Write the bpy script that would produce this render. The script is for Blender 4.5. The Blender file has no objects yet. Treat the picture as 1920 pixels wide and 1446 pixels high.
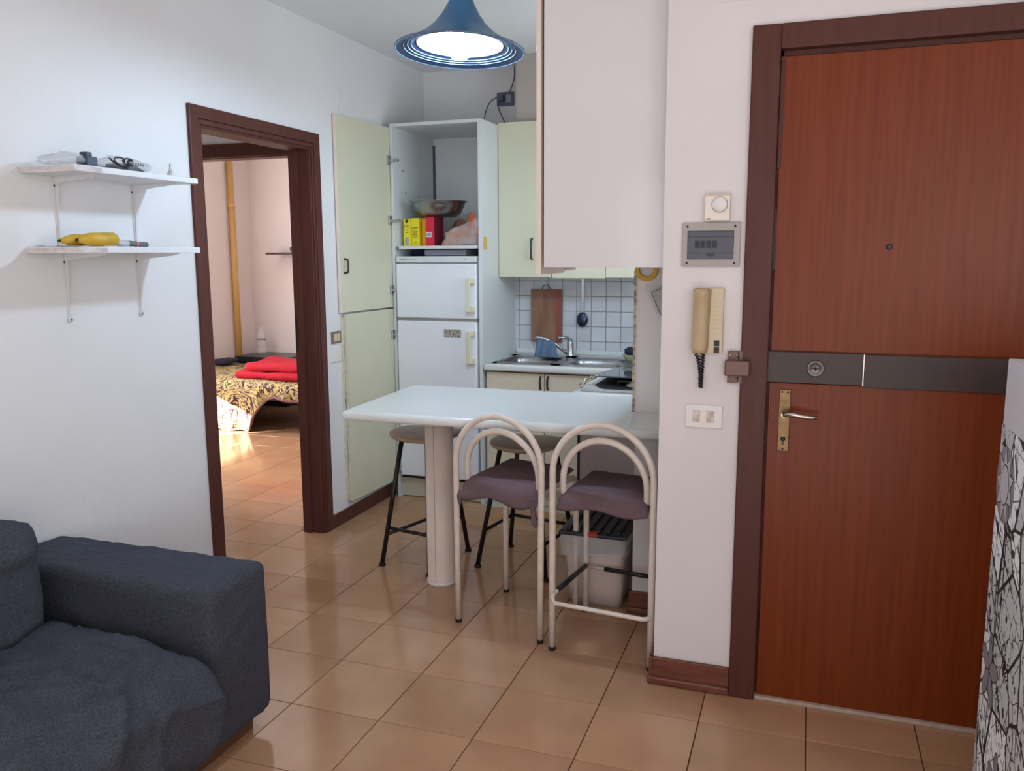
import bpy, bmesh, math, random
from mathutils import Vector, Matrix, noise
random.seed(7)
sc = bpy.context.scene
COL = sc.collection
V = Vector
PI = math.pi

# ---------------------------------------------------------------- camera
F, YAW, PITCH, ROLL, CH = 1585.3, -.3362, -.1542, -.0042, 1.5
def cam_axes():
    cy, sy, cp, sp = math.cos(YAW), math.sin(YAW), math.cos(PITCH), math.sin(PITCH)
    f = V((sy*cp, cy*cp, sp)); r = V((cy, -sy, 0)); u = r.cross(f)
    cr, sr = math.cos(ROLL), math.sin(ROLL)
    return cr*r + sr*u, -sr*r + cr*u, f
cr_, cu_, cf_ = cam_axes()
cd = bpy.data.cameras.new('camera'); cam = bpy.data.objects.new('camera', cd); COL.objects.link(cam)
m = Matrix((cr_, cu_, -cf_)).transposed().to_4x4(); m.translation = V((0, 0, CH))
cam.matrix_world = m
cd.sensor_width = 36; cd.lens = F/1920*36; cd.clip_start = .05
sc.camera = cam

# ---------------------------------------------------------------- world, sun, area lights, exposure
sc.view_settings.view_transform = 'Standard'; sc.view_settings.look = 'None'
sc.view_settings.gamma = 1; sc.view_settings.use_curve_mapping = False
sc.view_settings.exposure = 0.0
w = bpy.data.worlds.new('world'); sc.world = w; w.use_nodes = True
w.node_tree.nodes['Background'].inputs[0].default_value = (.75, .85, 1, 1)
w.node_tree.nodes['Background'].inputs[1].default_value = .6
def area(name, loc, direction, sx, sy, power, col):
    l = bpy.data.lights.new(name, 'AREA'); l.shape = 'RECTANGLE'; l.size = sx; l.size_y = sy
    l.energy = power; l.color = col
    o = bpy.data.objects.new(name, l); COL.objects.link(o); o.location = loc
    o.rotation_euler = V(direction).to_track_quat('-Z', 'Z').to_euler()
    return o
area('window_daylight', (1.0, -1.67, 1.45), (0, 1, 0), 1.3, 1.4, 19, (.95, .97, 1))
area('balcony_daylight', (-.9, -1.67, 1.2), (0, 1, 0), 1.4, 1.9, 12, (.95, .97, 1))
area('side_fill', (1.73, -.4, 1.4), (-1, 0, 0), 1.5, 1.4, 26, (.92, .96, 1))  # unseen fill added to brighten the left wall, no window known there
area('floor_fill', (-.1, -.95, .01), (0, 0, 1), 1.8, .9, 42, (1, .98, .97))  # unseen upward fill added to brighten the ceiling
area('kitchen_fill', (-.45, 4.08, 1.75), (-1, 0, 0), .8, 1.0, 12, (.80, .91, 1))  # unseen fill added for the dim kitchen, its window is made up
area('bedroom_daylight', (-5.46, 5.3, 1.5), (1, 0, 0), 1.1, 1.3, 84, (1, .98, .98))
area('hall_fill', (-4.58, 3.55, 1.4), (1, 0, 0), .7, 1.2, 5, (.97, .98, 1))  # unseen fill added in the hall, which has no window
sl = bpy.data.lights.new('sun', 'SUN'); sl.energy = 60; sl.angle = .009; sl.color = (1, .94, .86)
so = bpy.data.objects.new('sun', sl); COL.objects.link(so); so.location = (-8, 3, 4)
so.rotation_euler = V((1, .9, -.45)).to_track_quat('-Z', 'Z').to_euler()

BULB = 385          # emission of the lamp's bulb
# ---------------------------------------------------------------- materials
def lin(c):
    return tuple((x/255/12.92 if x/255 <= .04045 else ((x/255+.055)/1.055)**2.4) for x in c)
MATS = {}
def mat(name, rgb, rough=.5, metal=0, noise_amt=0, nscale=8, bump=0, bscale=60, spec=.5, alpha=1, emit=0,
        rgb2=None, stretch=None, trans=0, coat=0, rnd=0, ior=1.45):
    if name in MATS: return MATS[name]
    M = bpy.data.materials.new(name); M.use_nodes = True; nt = M.node_tree; b = nt.nodes['Principled BSDF']
    c = lin(rgb) + (1,)
    b.inputs['Base Color'].default_value = c; b.inputs['Roughness'].default_value = rough
    b.inputs['Metallic'].default_value = metal; b.inputs['Specular IOR Level'].default_value = spec
    b.inputs['Alpha'].default_value = alpha; b.inputs['Transmission Weight'].default_value = trans
    b.inputs['Coat Weight'].default_value = coat; b.inputs['IOR'].default_value = ior
    if emit:
        b.inputs['Emission Color'].default_value = c; b.inputs['Emission Strength'].default_value = emit
    tc = nt.nodes.new('ShaderNodeTexCoord'); mp = nt.nodes.new('ShaderNodeMapping')
    nt.links.new(tc.outputs['Object'], mp.inputs[0])
    if stretch: mp.inputs['Scale'].default_value = stretch
    last = None
    if noise_amt or rgb2:
        n = nt.nodes.new('ShaderNodeTexNoise'); n.inputs['Scale'].default_value = nscale; n.inputs['Detail'].default_value = 6
        nt.links.new(mp.outputs[0], n.inputs[0])
        r = nt.nodes.new('ShaderNodeValToRGB'); r.color_ramp.elements[0].position = .32; r.color_ramp.elements[1].position = .68
        c2 = lin(rgb2) if rgb2 else tuple(x*(1-noise_amt) for x in c[:3])
        r.color_ramp.elements[0].color = tuple(c2) + (1,); r.color_ramp.elements[1].color = c
        nt.links.new(n.outputs[0], r.inputs[0]); last = r.outputs[0]
    if rnd:
        oi = nt.nodes.new('ShaderNodeObjectInfo'); mr = nt.nodes.new('ShaderNodeMapRange')
        mr.inputs[3].default_value = 1-rnd; mr.inputs[4].default_value = 1+rnd*.4
        nt.links.new(oi.outputs['Random'], mr.inputs[0])
        mx = nt.nodes.new('ShaderNodeMix'); mx.data_type = 'RGBA'; mx.blend_type = 'MULTIPLY'; mx.inputs[0].default_value = 1
        if last: nt.links.new(last, mx.inputs[6])
        else: mx.inputs[6].default_value = c
        nt.links.new(mr.outputs[0], mx.inputs[7]); last = mx.outputs[2]
        # move the pattern from piece to piece
        ad = nt.nodes.new('ShaderNodeVectorMath'); ad.operation = 'MULTIPLY_ADD'
        ad.inputs[1].default_value = (1, 1, 1)
        cb = nt.nodes.new('ShaderNodeCombineXYZ'); ml = nt.nodes.new('ShaderNodeMath'); ml.operation = 'MULTIPLY'; ml.inputs[1].default_value = 50
        nt.links.new(oi.outputs['Random'], ml.inputs[0]); nt.links.new(ml.outputs[0], cb.inputs[0]); nt.links.new(ml.outputs[0], cb.inputs[1])
        nt.links.new(tc.outputs['Object'], ad.inputs[0]); nt.links.new(cb.outputs[0], ad.inputs[2]); nt.links.new(ad.outputs[0], mp.inputs[0])
    if last: nt.links.new(last, b.inputs['Base Color'])
    if bump:
        n2 = nt.nodes.new('ShaderNodeTexNoise'); n2.inputs['Scale'].default_value = bscale; n2.inputs['Detail'].default_value = 4
        nt.links.new(mp.outputs[0], n2.inputs[0])
        bp = nt.nodes.new('ShaderNodeBump'); bp.inputs['Strength'].default_value = bump; bp.inputs['Distance'].default_value = .004
        nt.links.new(n2.outputs[0], bp.inputs['Height']); nt.links.new(bp.outputs[0], b.inputs['Normal'])
    MATS[name] = M
    return M
plaster = mat('plaster', (232, 231, 231), .8, noise_amt=.05, nscale=1.6, bump=.25, bscale=45)
plaster_w = mat('pillar_plaster', (228, 222, 222), .75, noise_amt=.05, nscale=2.3, bump=.25, bscale=45)
ceil_m = mat('ceiling_paint', (236, 237, 238), .9, noise_amt=.03)
bed_wall = mat('bedroom_paint', (228, 217, 214), .85, noise_amt=.04, nscale=2)
casing_m = mat('casing_wood', (90, 51, 43), .42, noise_amt=.18, nscale=6, stretch=(8, 8, .6), spec=.28)
base_m = mat('skirting_wood', (122, 70, 54), .4, rgb2=(98, 52, 40), nscale=8, stretch=(1, 1, 6))
door_m = mat('door_veneer', (124, 54, 17), .34, rgb2=(111, 45, 14), nscale=5, stretch=(14, 14, .5), spec=.28)
plate_m = mat('bronze_band', (62, 48, 45), .42, metal=.1, noise_amt=.1, nscale=20)
tile_m = mat('floor_tile', (192, 148, 114), .13, rgb2=(178, 134, 103), nscale=4, rnd=.13, spec=.55)
grout_m = mat('floor_grout', (105, 72, 52), .7)
wtile_m = mat('wall_tile', (214, 216, 220), .12, noise_amt=.08, nscale=9, rnd=.06)
wgrout_m = mat('wall_grout', (122, 122, 124), .8)
cream = mat('cream_laminate', (216, 213, 186), .4, noise_amt=.04, nscale=3)
cream_d = mat('cream_base_door', (230, 219, 194), .42, noise_amt=.05, nscale=3)
cream_e = mat('cream_edge', (234, 216, 202), .5)
white_l = mat('white_laminate', (218, 222, 222), .35, noise_amt=.03, nscale=4)
gloss_w = mat('glossy_white', (226, 221, 224), .12, noise_amt=.02, nscale=2)
table_m = mat('worktop_white', (222, 224, 222), .25, noise_amt=.02, nscale=3)
table_e = mat('worktop_edge', (226, 214, 208), .35, noise_amt=.04, nscale=5)
post_m = mat('post_plastic', (232, 214, 200), .5, noise_amt=.1, nscale=9)
tube_m = mat('painted_tube', (226, 212, 200), .3, noise_amt=.12, nscale=24)
black_m = mat('black_metal', (42, 36, 36), .35, metal=.3, noise_amt=.2, nscale=30)
blackp = mat('black_plastic', (30, 30, 33), .45)
handle_d = mat('dark_handle', (70, 66, 66), .35, metal=.6)
chrome = mat('chrome', (200, 202, 205), .15, metal=1)
steel = mat('stainless', (170, 172, 174), .28, metal=1, noise_amt=.1, nscale=12)
brass = mat('aged_brass', (128, 104, 74), .38, metal=.85, noise_amt=.35, nscale=40)
nickel = mat('satin_nickel', (190, 180, 168), .25, metal=1)
cush_m = mat('purple_suede', (110, 88, 94), .9, noise_amt=.22, nscale=14, bump=.3, bscale=200)
vinyl = mat('taupe_vinyl', (170, 146, 124), .45, noise_amt=.15, nscale=20)
rubber = mat('black_rubber', (25, 22, 22), .7)
fridge_m = mat('fridge_enamel', (236, 239, 244), .3, bump=.04, bscale=150)
fr_handle = mat('fridge_handle', (222, 216, 190), .4)
sofa_m = mat('sofa_denim', (76, 79, 88), .92, rgb2=(52, 54, 62), nscale=220, bump=.5, bscale=320, spec=.2)
sofa_w = mat('sofa_plinth_wood', (96, 66, 44), .5, noise_amt=.2)
beige_p = mat('beige_plastic', (190, 165, 128), .4, noise_amt=.08, nscale=10)
beige_l = mat('light_beige_plastic', (212, 196, 166), .45)
grey_p = mat('grey_plastic', (172, 164, 160), .45)
smoke = mat('smoked_cover', (52, 54, 66), .12, spec=.6)
ivory = mat('ivory_plastic', (236, 226, 214), .4)
white_p = mat('white_plastic', (232, 228, 226), .35)
dirty_w = mat('worn_switch', (226, 214, 206), .4, rgb2=(176, 156, 146), nscale=60)
yellow_b = mat('yellow_carton', (238, 222, 40), .45, noise_amt=.06)
orange_b = mat('orange_carton', (226, 176, 30), .45, noise_amt=.06)
red_b = mat('red_carton', (214, 40, 62), .45)
darkred_b = mat('dark_red_carton', (120, 26, 44), .5)
ink = mat('print_ink', (70, 62, 30), .6)
inkd = mat('dark_ink', (40, 40, 44), .6)
labelw = mat('label_white', (228, 228, 226), .5)
sun_m = mat('kraft', (150, 110, 80), .8)
banana_m = mat('banana_skin', (214, 174, 52), .5, rgb2=(186, 150, 40), nscale=16)
banana_t = mat('banana_tip', (66, 52, 34), .7)
wood_b = mat('board_wood', (154, 112, 88), .6, rgb2=(128, 86, 66), nscale=5, stretch=(5, 5, 1))
red_fab = mat('red_fleece', (168, 6, 34), .85, bump=.3, bscale=60)
pipe_m = mat('yellow_pipe', (206, 162, 92), .4, noise_amt=.08)
blue_cl = mat('blue_cloth', (96, 122, 150), .9, noise_amt=.25, nscale=40, bump=.4, bscale=200)
green_p = mat('pale_green_plastic', (196, 204, 168), .4)
tape_m = mat('yellow_tape', (206, 168, 46), .35, noise_amt=.1)
lamp_m = mat('glare_blue_shade', (62, 118, 162), .35, noise_amt=.05)  # blue lightened: the lamp's glare is put into the shade colour
lamp_in = mat('shade_inside', (16, 26, 42), .35)
lamp_w = mat('white_ring', (92, 112, 134), .4)
cable_m = mat('grey_cable', (88, 90, 108), .5)
sock_m = mat('dark_socket', (96, 100, 124), .45)
lidbin = mat('bin_lid', (44, 46, 54), .4)
red_p = mat('red_clip', (196, 60, 46), .4)
clear_p = mat('clear_plastic', (232, 226, 224), .25, alpha=.35)
binbag = mat('bin_bag', (240, 214, 203), .35, noise_amt=.06, nscale=6, bump=.6, bscale=22, alpha=.93)
film = mat('clear_film', (222, 224, 228), .2, alpha=.32, bump=.8, bscale=40)
pet = mat('bottle_plastic', (230, 228, 232), .1, alpha=.3)
glass_lid = mat('hob_glass', (66, 82, 92), .06, spec=.9)
blackn = mat('black_lacquer', (36, 33, 38), .3)
darkshelf = mat('dark_shelf', (58, 34, 36), .4)
tilecut = mat('tile_edge', (205, 196, 176), .7, rgb2=(122, 110, 94), nscale=28, stretch=(1, 1, 2.4))
foil = mat('crumpled_foil', (206, 200, 180), .3, metal=.6, noise_amt=.3, nscale=60)
taupe = mat('duct_board', (186, 178, 170), .6, noise_amt=.06, nscale=8, stretch=(1, 1, 6))
putty = mat('filler', (228, 222, 200), .8, noise_amt=.2, nscale=50, bump=.6)
bag_red = mat('snack_bag', (176, 172, 174), .2, rgb2=(196, 142, 120), nscale=22, bump=.8, bscale=70)
orange_p = mat('orange_pack', (214, 110, 62), .35)
purple_p = mat('purple_pack', (104, 54, 78), .35, rgb2=(190, 140, 120), nscale=40)
sugar = mat('dark_pan', (28, 38, 74), .5)
greyp2 = mat('pale_tray', (150, 152, 166), .5)

def quilt_mat():
    M = bpy.data.materials.new('damask_cover'); M.use_nodes = True; nt = M.node_tree; b = nt.nodes['Principled BSDF']
    tc = nt.nodes.new('ShaderNodeTexCoord'); n = nt.nodes.new('ShaderNodeTexNoise'); n.inputs['Scale'].default_value = 7.5
    n.inputs['Detail'].default_value = 2; n.inputs['Distortion'].default_value = 2.2
    r = nt.nodes.new('ShaderNodeValToRGB'); r.color_ramp.interpolation = 'CONSTANT'
    e = r.color_ramp.elements; e[0].position = 0; e[0].color = lin((186, 166, 108))+(1,)
    e[1].position = .42; e[1].color = lin((60, 34, 42))+(1,)
    x = e.new(.5); x.color = lin((180, 160, 116))+(1,); x = e.new(.58); x.color = lin((74, 44, 50))+(1,); x = e.new(.63); x.color = lin((190, 170, 106))+(1,)
    nt.links.new(tc.outputs['Object'], n.inputs[0]); nt.links.new(n.outputs[0], r.inputs[0]); nt.links.new(r.outputs[0], b.inputs['Base Color'])
    b.inputs['Roughness'].default_value = .85
    return M
damask = quilt_mat()

def comic_mat():
    M = bpy.data.materials.new('comic_print'); M.use_nodes = True; nt = M.node_tree; b = nt.nodes['Principled BSDF']; L = nt.links.new
    tc = nt.nodes.new('ShaderNodeTexCoord')
    mp = nt.nodes.new('ShaderNodeMapping'); mp.inputs['Rotation'].default_value = (.6, 0, 0); L(tc.outputs['Object'], mp.inputs[0])
    def vor(scale, feat, dist='EUCLIDEAN'):
        v = nt.nodes.new('ShaderNodeTexVoronoi'); v.feature = feat; v.inputs['Scale'].default_value = scale; L(mp.outputs[0], v.inputs[0]); return v
    def ramp(src, stops, const=True):
        r = nt.nodes.new('ShaderNodeValToRGB'); r.color_ramp.interpolation = 'CONSTANT' if const else 'LINEAR'
        e = r.color_ramp.elements; e[0].position, e[0].color = stops[0][0], (stops[0][1],)*3+(1,)
        e[1].position, e[1].color = stops[1][0], (stops[1][1],)*3+(1,)
        for p, c in stops[2:]: q = e.new(p); q.color = (c,)*3+(1,)
        L(src, r.inputs[0]); return r.outputs[0]
    def mul(a, c):
        x = nt.nodes.new('ShaderNodeMix'); x.data_type = 'RGBA'; x.blend_type = 'MULTIPLY'; x.inputs[0].default_value = 1; L(a, x.inputs[6]); L(c, x.inputs[7]); return x.outputs[2]
    e1 = ramp(vor(5.5, 'DISTANCE_TO_EDGE').outputs['Distance'], [(0, .03), (.022, 1)])
    e2 = ramp(vor(16, 'DISTANCE_TO_EDGE').outputs['Distance'], [(0, .14), (.022, 1)])
    cells = ramp(vor(5.5, 'F1').outputs['Color'], [(0, .80), (.4, .55), (.7, .86)])
    n = nt.nodes.new('ShaderNodeTexNoise'); n.inputs['Scale'].default_value = 26; n.inputs['Detail'].default_value = 3; L(mp.outputs[0], n.inputs[0])
    blots = ramp(n.outputs[0], [(0, .05), (.36, 1), (.61, .6), (.655, .04)])
    L(mul(mul(mul(cells, e1), e2), blots), b.inputs['Base Color']); b.inputs['Roughness'].default_value = .5
    return M
comic = comic_mat()

# ---------------------------------------------------------------- mesh helpers
WM = {}
class B:
    def __init__(s): s.bm = bmesh.new()
    def _xf(s, vs, M):
        if M is not None: bmesh.ops.transform(s.bm, matrix=M, verts=vs)
    def box(s, x0, x1, y0, y1, z0, z1, bev=0, M=None, seg=2):
        r = bmesh.ops.create_cube(s.bm, size=1); vs = r['verts']
        for v in vs: v.co = V((x0+(v.co.x+.5)*(x1-x0), y0+(v.co.y+.5)*(y1-y0), z0+(v.co.z+.5)*(z1-z0)))
        if bev:
            es = list({e for v in vs for e in v.link_edges})
            rr = bmesh.ops.bevel(s.bm, geom=es, offset=bev, segments=seg, profile=.5, affect='EDGES')
            vs = list({v for f in rr['faces'] for v in f.verts} | {v for v in vs if v.is_valid})
        s._xf(vs, M); return s
    def rings(s, rs, cap=True, closed=False):
        n = len(rs[0]); R = [[s.bm.verts.new(p) for p in r] for r in rs]
        rng = range(len(R)) if closed else range(len(R)-1)
        for i in rng:
            a, b = R[i], R[(i+1) % len(R)]
            for j in range(n):
                f = s.bm.faces.new((a[j], a[(j+1) % n], b[(j+1) % n], b[j])); f.smooth = True
        if cap and not closed:
            s.bm.faces.new(list(reversed(R[0]))); s.bm.faces.new(R[-1])
        return s
    def tube(s, pts, r, n=12, closed=False, cap=True):
        pts = [V(p) for p in pts]; N = len(pts); rs = []
        rad = r if hasattr(r, '__len__') else [r]*N
        prev = None
        for i, p in enumerate(pts):
            if closed: t = pts[(i+1) % N]-pts[i-1]
            else: t = pts[min(i+1, N-1)]-pts[max(i-1, 0)]
            t.normalize()
            if prev is None:
                a = V((0, 0, 1)) if abs(t.z) < .9 else V((1, 0, 0))
                u = t.cross(a).normalized()
            else: u = (prev - t*prev.dot(t)).normalized()
            prev = u; v = t.cross(u)
            rs.append([p+(u*math.cos(2*PI*k/n)+v*math.sin(2*PI*k/n))*rad[i] for k in range(n)])
        return s.rings(rs, cap, closed)
    def cyl(s, p0, p1, r0, r1=None, n=20): return s.tube([p0, p1], [r0, r0 if r1 is None else r1], n)
    def lathe(s, prof, c, n=32, M=None, cap=True):
        rs = []
        for r, z in prof:
            ring = [V((max(r, 1e-4)*math.cos(2*PI*k/n), max(r, 1e-4)*math.sin(2*PI*k/n), z)) for k in range(n)]
            if M is not None: ring = [M @ p for p in ring]
            rs.append([p+V(c) for p in ring])
        return s.rings(rs, cap)
    def prism(s, poly, d):      # poly: 3d points, extruded by vector d
        d = V(d); a = [s.bm.verts.new(p) for p in poly]; b = [s.bm.verts.new(V(p)+d) for p in poly]; n = len(a)
        s.bm.faces.new(a); s.bm.faces.new(list(reversed(b)))
        for i in range(n): s.bm.faces.new((a[i], b[i], b[(i+1) % n], a[(i+1) % n]))
        return s
    def grid(s, fn, nu, nv, thick=0):
        P = [[s.bm.verts.new(fn(i/nu, j/nv)) for j in range(nv+1)] for i in range(nu+1)]
        for i in range(nu):
            for j in range(nv):
                f = s.bm.faces.new((P[i][j], P[i+1][j], P[i+1][j+1], P[i][j+1])); f.smooth = True
        if thick:
            bmesh.ops.recalc_face_normals(s.bm, faces=s.bm.faces[:])
            bmesh.ops.solidify(s.bm, geom=s.bm.faces[:], thickness=thick)
        return s
    def done(s, name, m, parent=None, smooth=None, mod=None):
        bm = s.bm; bmesh.ops.recalc_face_normals(bm, faces=bm.faces[:])
        if smooth is not None:
            for f in bm.faces: f.smooth = smooth
        lo = V((min(v.co.x for v in bm.verts), min(v.co.y for v in bm.verts), min(v.co.z for v in bm.verts)))
        hi = V((max(v.co.x for v in bm.verts), max(v.co.y for v in bm.verts), max(v.co.z for v in bm.verts)))
        if parent is None: M = Matrix.Translation(((lo.x+hi.x)/2, (lo.y+hi.y)/2, lo.z))
        else: M = WM[parent.name]
        bmesh.ops.transform(bm, matrix=M.inverted(), verts=bm.verts[:])
        me = bpy.data.meshes.new(name); bm.to_mesh(me); bm.free(); me.materials.append(m)
        o = bpy.data.objects.new(name, me); COL.objects.link(o)
        if parent: o.parent = parent
        else: o.matrix_world = M
        WM[o.name] = M
        if smooth or mod == 'sm': pass
        return o
def tag(o, label=None, cat=None, group=None, kind=None):
    if label: o['label'] = label
    if cat: o['category'] = cat
    if group: o['group'] = group
    if kind: o['kind'] = kind
    return o
def empty(name, loc, label=None, cat=None, group=None, kind=None):
    o = bpy.data.objects.new(name, None); COL.objects.link(o); o.location = loc; o.empty_display_size = .1
    WM[o.name] = Matrix.Translation(loc)
    return tag(o, label, cat, group, kind)
def copy_tree(o, parent=None):
    c = o.copy(); COL.objects.link(c); c.parent = parent
    WM[c.name] = WM[o.name].copy()
    for ch in list(o.children): copy_tree(ch, c)
    return c
def bx(name, m, parent, *a, bev=0, M=None): return B().box(*a, bev=bev, M=M).done(name, m, parent)
def text(name, s, m, parent, loc, size, rot, sx=1):
    cu = bpy.data.curves.new(name, 'FONT'); cu.body = s; cu.size = size; cu.align_x = 'LEFT'; cu.extrude = .0002
    t = bpy.data.objects.new(name+'_src', cu); me = bpy.data.meshes.new_from_object(t)
    bpy.data.objects.remove(t); bpy.data.curves.remove(cu)
    me.transform(WM[parent.name].inverted() @ Matrix.Translation(loc) @ rot.to_4x4() @ Matrix.Diagonal((sx, 1, 1, 1)))
    me.materials.clear(); me.materials.append(m); me.name = name
    o = bpy.data.objects.new(name, me); COL.objects.link(o); o.parent = parent
    return o
FACE_CAM = Matrix.Rotation(PI/2, 3, 'X')      # text on a wall facing -Y

# ================================================================ SETTING
XW, YB, ZC = -2.43, 5.23, 2.665
S = .3288; TX0, TY0 = -1.9161, 2.9244
floor = B().box(-6.0, 2.0, -1.7, 8.0, -.12, -.006).done('floor', grout_m); tag(floor, kind='structure')
ceiling = B().box(-2.54, 2.0, -1.7, 5.4, ZC, ZC+.1).box(-6, -2.43, 2.6, 8.0, ZC, ZC+.1).done('ceiling', ceil_m); tag(ceiling, kind='structure')
# floor tiles, one by one
g = .0016
bm = bmesh.new(); r = bmesh.ops.create_cube(bm, size=1)
for v in bm.verts: v.co = V((v.co.x*(S-2*g), v.co.y*(S-2*g), -.003+v.co.z*.006))
bmesh.ops.bevel(bm, geom=[e for e in bm.edges if all(v.co.z > -.001 for v in e.verts)], offset=.0012, segments=1, affect='EDGES')
tile_me = bpy.data.meshes.new('tile'); bm.to_mesh(tile_me); bm.free(); tile_me.materials.append(tile_m)
def seen(x, y):
    d = V((x, y, -CH)); z = d.dot(cf_)
    if z < .2: return False
    u = F*d.dot(cr_)/z; v = F*d.dot(cu_)/z
    return abs(u) < 1010 and -770 < v < 770
def in_room(x, y):
    if -2.48 < x < 1.8 and y < 2.95: return True
    if -2.48 < x < -.40 and y < 4.75: return True
    if -5.5 < x <= -2.40 and 2.75 < y < 7.3: return True
    return False
WMf = WM[floor.name].inverted(); n_t = 0; rest = B()
for i in range(-12, 12):
    for j in range(-14, 16):
        cx, cy = TX0+(i+.5)*S, TY0+(j+.5)*S
        if not in_room(cx, cy): continue
        vis = any(seen(cx+a*S/2, cy+b*S/2) for a in (-1, 1) for b in (-1, 1))
        if cx < -2.6:     # behind the left wall: only what the doorway shows
            vis = vis and abs(math.atan2(cx, cy)+.66) < .17 and cy > 3.0
        if vis and cx > -2.6 and cx < -2.0 and cy < 2.0: vis = False
        if vis:
            o = bpy.data.objects.new('tile', tile_me); COL.objects.link(o); o.parent = floor
            o.location = WMf @ V((cx, cy, 0)); n_t += 1
        else: rest.box(cx-S/2+g, cx+S/2-g, cy-S/2+g, cy+S/2-g, -.006, 0)
o = rest.done('tile_field', tile_m, floor); tag(o, kind='stuff')
print('tiles', n_t)

# left wall with the doorway
DY0, DY1, DZ = 3.02, 3.85, 2.035
wl = B().box(-2.54, XW, -1.7, DY0-.015, 0, ZC).box(-2.54, XW, DY1+.015, 5.4, 0, ZC).box(-2.54, XW, DY0-.015, DY1+.015, DZ+.015, ZC)
wall_left = wl.done('wall_left', plaster); tag(wall_left, kind='structure')
# small plastered-over hatch outline above the tall door and scuffs on the wall
tag(B().box(XW, XW+.0035, 4.135, 4.142, 2.25, 2.385).box(XW, XW+.0025, 4.142, 4.235, 2.379, 2.383).box(XW, XW+.0015, 4.23, 4.234, 2.27, 2.38).done('cover_outline', plaster, wall_left))
wall_back = B().box(-2.43, -.33, YB, YB+.12, 0, ZC).done('wall_back', plaster); tag(wall_back, kind='structure')
tag(B().box(-.43, -.33, 3.6, YB, 0, ZC).done('wall_kitchen_right', plaster), kind='structure')
# pillar beside the entrance door, with a step behind it
wp = B().box(-.456, -.135, 2.81, 3.37, 0, ZC).box(-.645, -.135, 3.37, 3.6, 0, ZC)
wall_pillar = wp.done('wall_pillar', plaster_w); tag(wall_pillar, kind='structure')
wall_door = B().box(-.135, .76, 2.81, 3.1, 2.12, ZC).box(.76, 1.85, 2.81, 3.1, 0, ZC).done('wall_entrance', plaster_w); tag(wall_door, kind='structure')
tag(B().box(1.75, 1.85, -1.7, 2.81, 0, ZC).done('wall_right', plaster_w), kind='structure')
tag(B().box(-2.54, 1.85, -1.8, -1.7, 0, ZC).done('wall_rear', plaster_w), kind='structure')
# hatch outline low on the pillar, conduit cover outline at the top
bx('cover_outline', plaster_w, wall_pillar, -.415, -.2, 2.8085, 2.81, .338, .42)
bx('cover_outline', plaster_w, wall_pillar, -.315, -.218, 2.807, 2.81, 2.262, 2.36)
# tiled return on the inner corner of the pillar: ragged tile ends
te = B()
z = .865
while z < 1.44:
    h = random.uniform(.018, .05); d = random.uniform(.002, .007)
    te.box(-.645-.012-d, -.645, 3.374+random.uniform(0, .004), 3.6, z, min(z+h, 1.44)-random.choice((.001, .004, .001))); z += h
te.done('tile_edge', tilecut, wall_pillar)
B().box(-.6475, -.6452, 3.365, 3.37, .862, 1.5).done('corner_bead', cream_e, wall_pillar)
# kitchen backsplash
P = .0953; wtm = None
bm = bmesh.new(); bmesh.ops.create_cube(bm, size=1)
for v in bm.verts: v.co = V((v.co.x*(P-.003), v.co.y*.006, v.co.z*(P-.003)))
bmesh.ops.bevel(bm, geom=[e for e in bm.edges if all(v.co.y < 0 for v in e.verts)], offset=.0015, segments=1, affect='EDGES')
wt_me = bpy.data.meshes.new('wall_tile'); bm.to_mesh(wt_me); bm.free(); wt_me.materials.append(wtile_m)
bk = bx('tile_bed', wgrout_m, wall_back, -1.815, -.43, YB-.005, YB, .86, 1.46)
WMb = WM[wall_back.name].inverted()
for i in range(14):
    for j in range(6):
        cx = -1.768+(i+.5)*P; cz = .948-P/2+j*P
        if cx > -.47: continue
        o = bpy.data.objects.new('wall_tile', wt_me); COL.objects.link(o); o.parent = wall_back
        o.location = WMb @ V((cx, YB-.008, cz))
tc_ = B()
for j in range(6):
    cz = .948-P/2+j*P; tc_.box(-1.815, -1.77, YB-.011, YB-.005, cz-P/2+.0015, cz+P/2-.0015)
tc_.done('cut_tile', wtile_m, wall_back)

# baseboards
o = B().box(XW, XW+.014, 3.908, 4.68, 0, .075, bev=.003).done('baseboard_left', casing_m); tag(o, kind='structure')
bb = B().box(-.470, -.197, 2.795, 2.81, .028, .098, bev=.003).box(-.476, -.196, 2.786, 2.81, 0, .029, bev=.007).box(-.470, -.456, 2.79, 3.36, .0, .098, bev=.003)
o = bb.done('baseboard_pillar', base_m); tag(o, kind='structure')
o = B().box(-.656, -.475, 3.353, 3.37, .028, .096, bev=.003).box(-.662, -.475, 3.345, 3.37, 0, .029, bev=.006).done('baseboard_recess', base_m); tag(o, kind='structure')

# hall and bedroom behind the doorway
tag(B().box(-4.6, -2.54, 2.9, 3.0, 0, ZC).done('wall_hall_near', bed_wall), kind='structure')
tag(B().box(-4.7, -4.6, 2.9, 4.15, 0, ZC).done('wall_hall_left', bed_wall), kind='structure')
tag(B().box(-2.71, -2.54, 4.12, 4.22, 0, ZC).box(-4.7, -3.60, 4.12, 4.22, 0, ZC).box(-3.60, -2.71, 4.12, 4.22, 2.06, ZC).done('wall_hall_far', plaster), kind='structure')
tag(B().box(-5.6, -2.3, 7.5, 7.6, 0, ZC).done('wall_bedroom_back', bed_wall), kind='structure')
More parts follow.
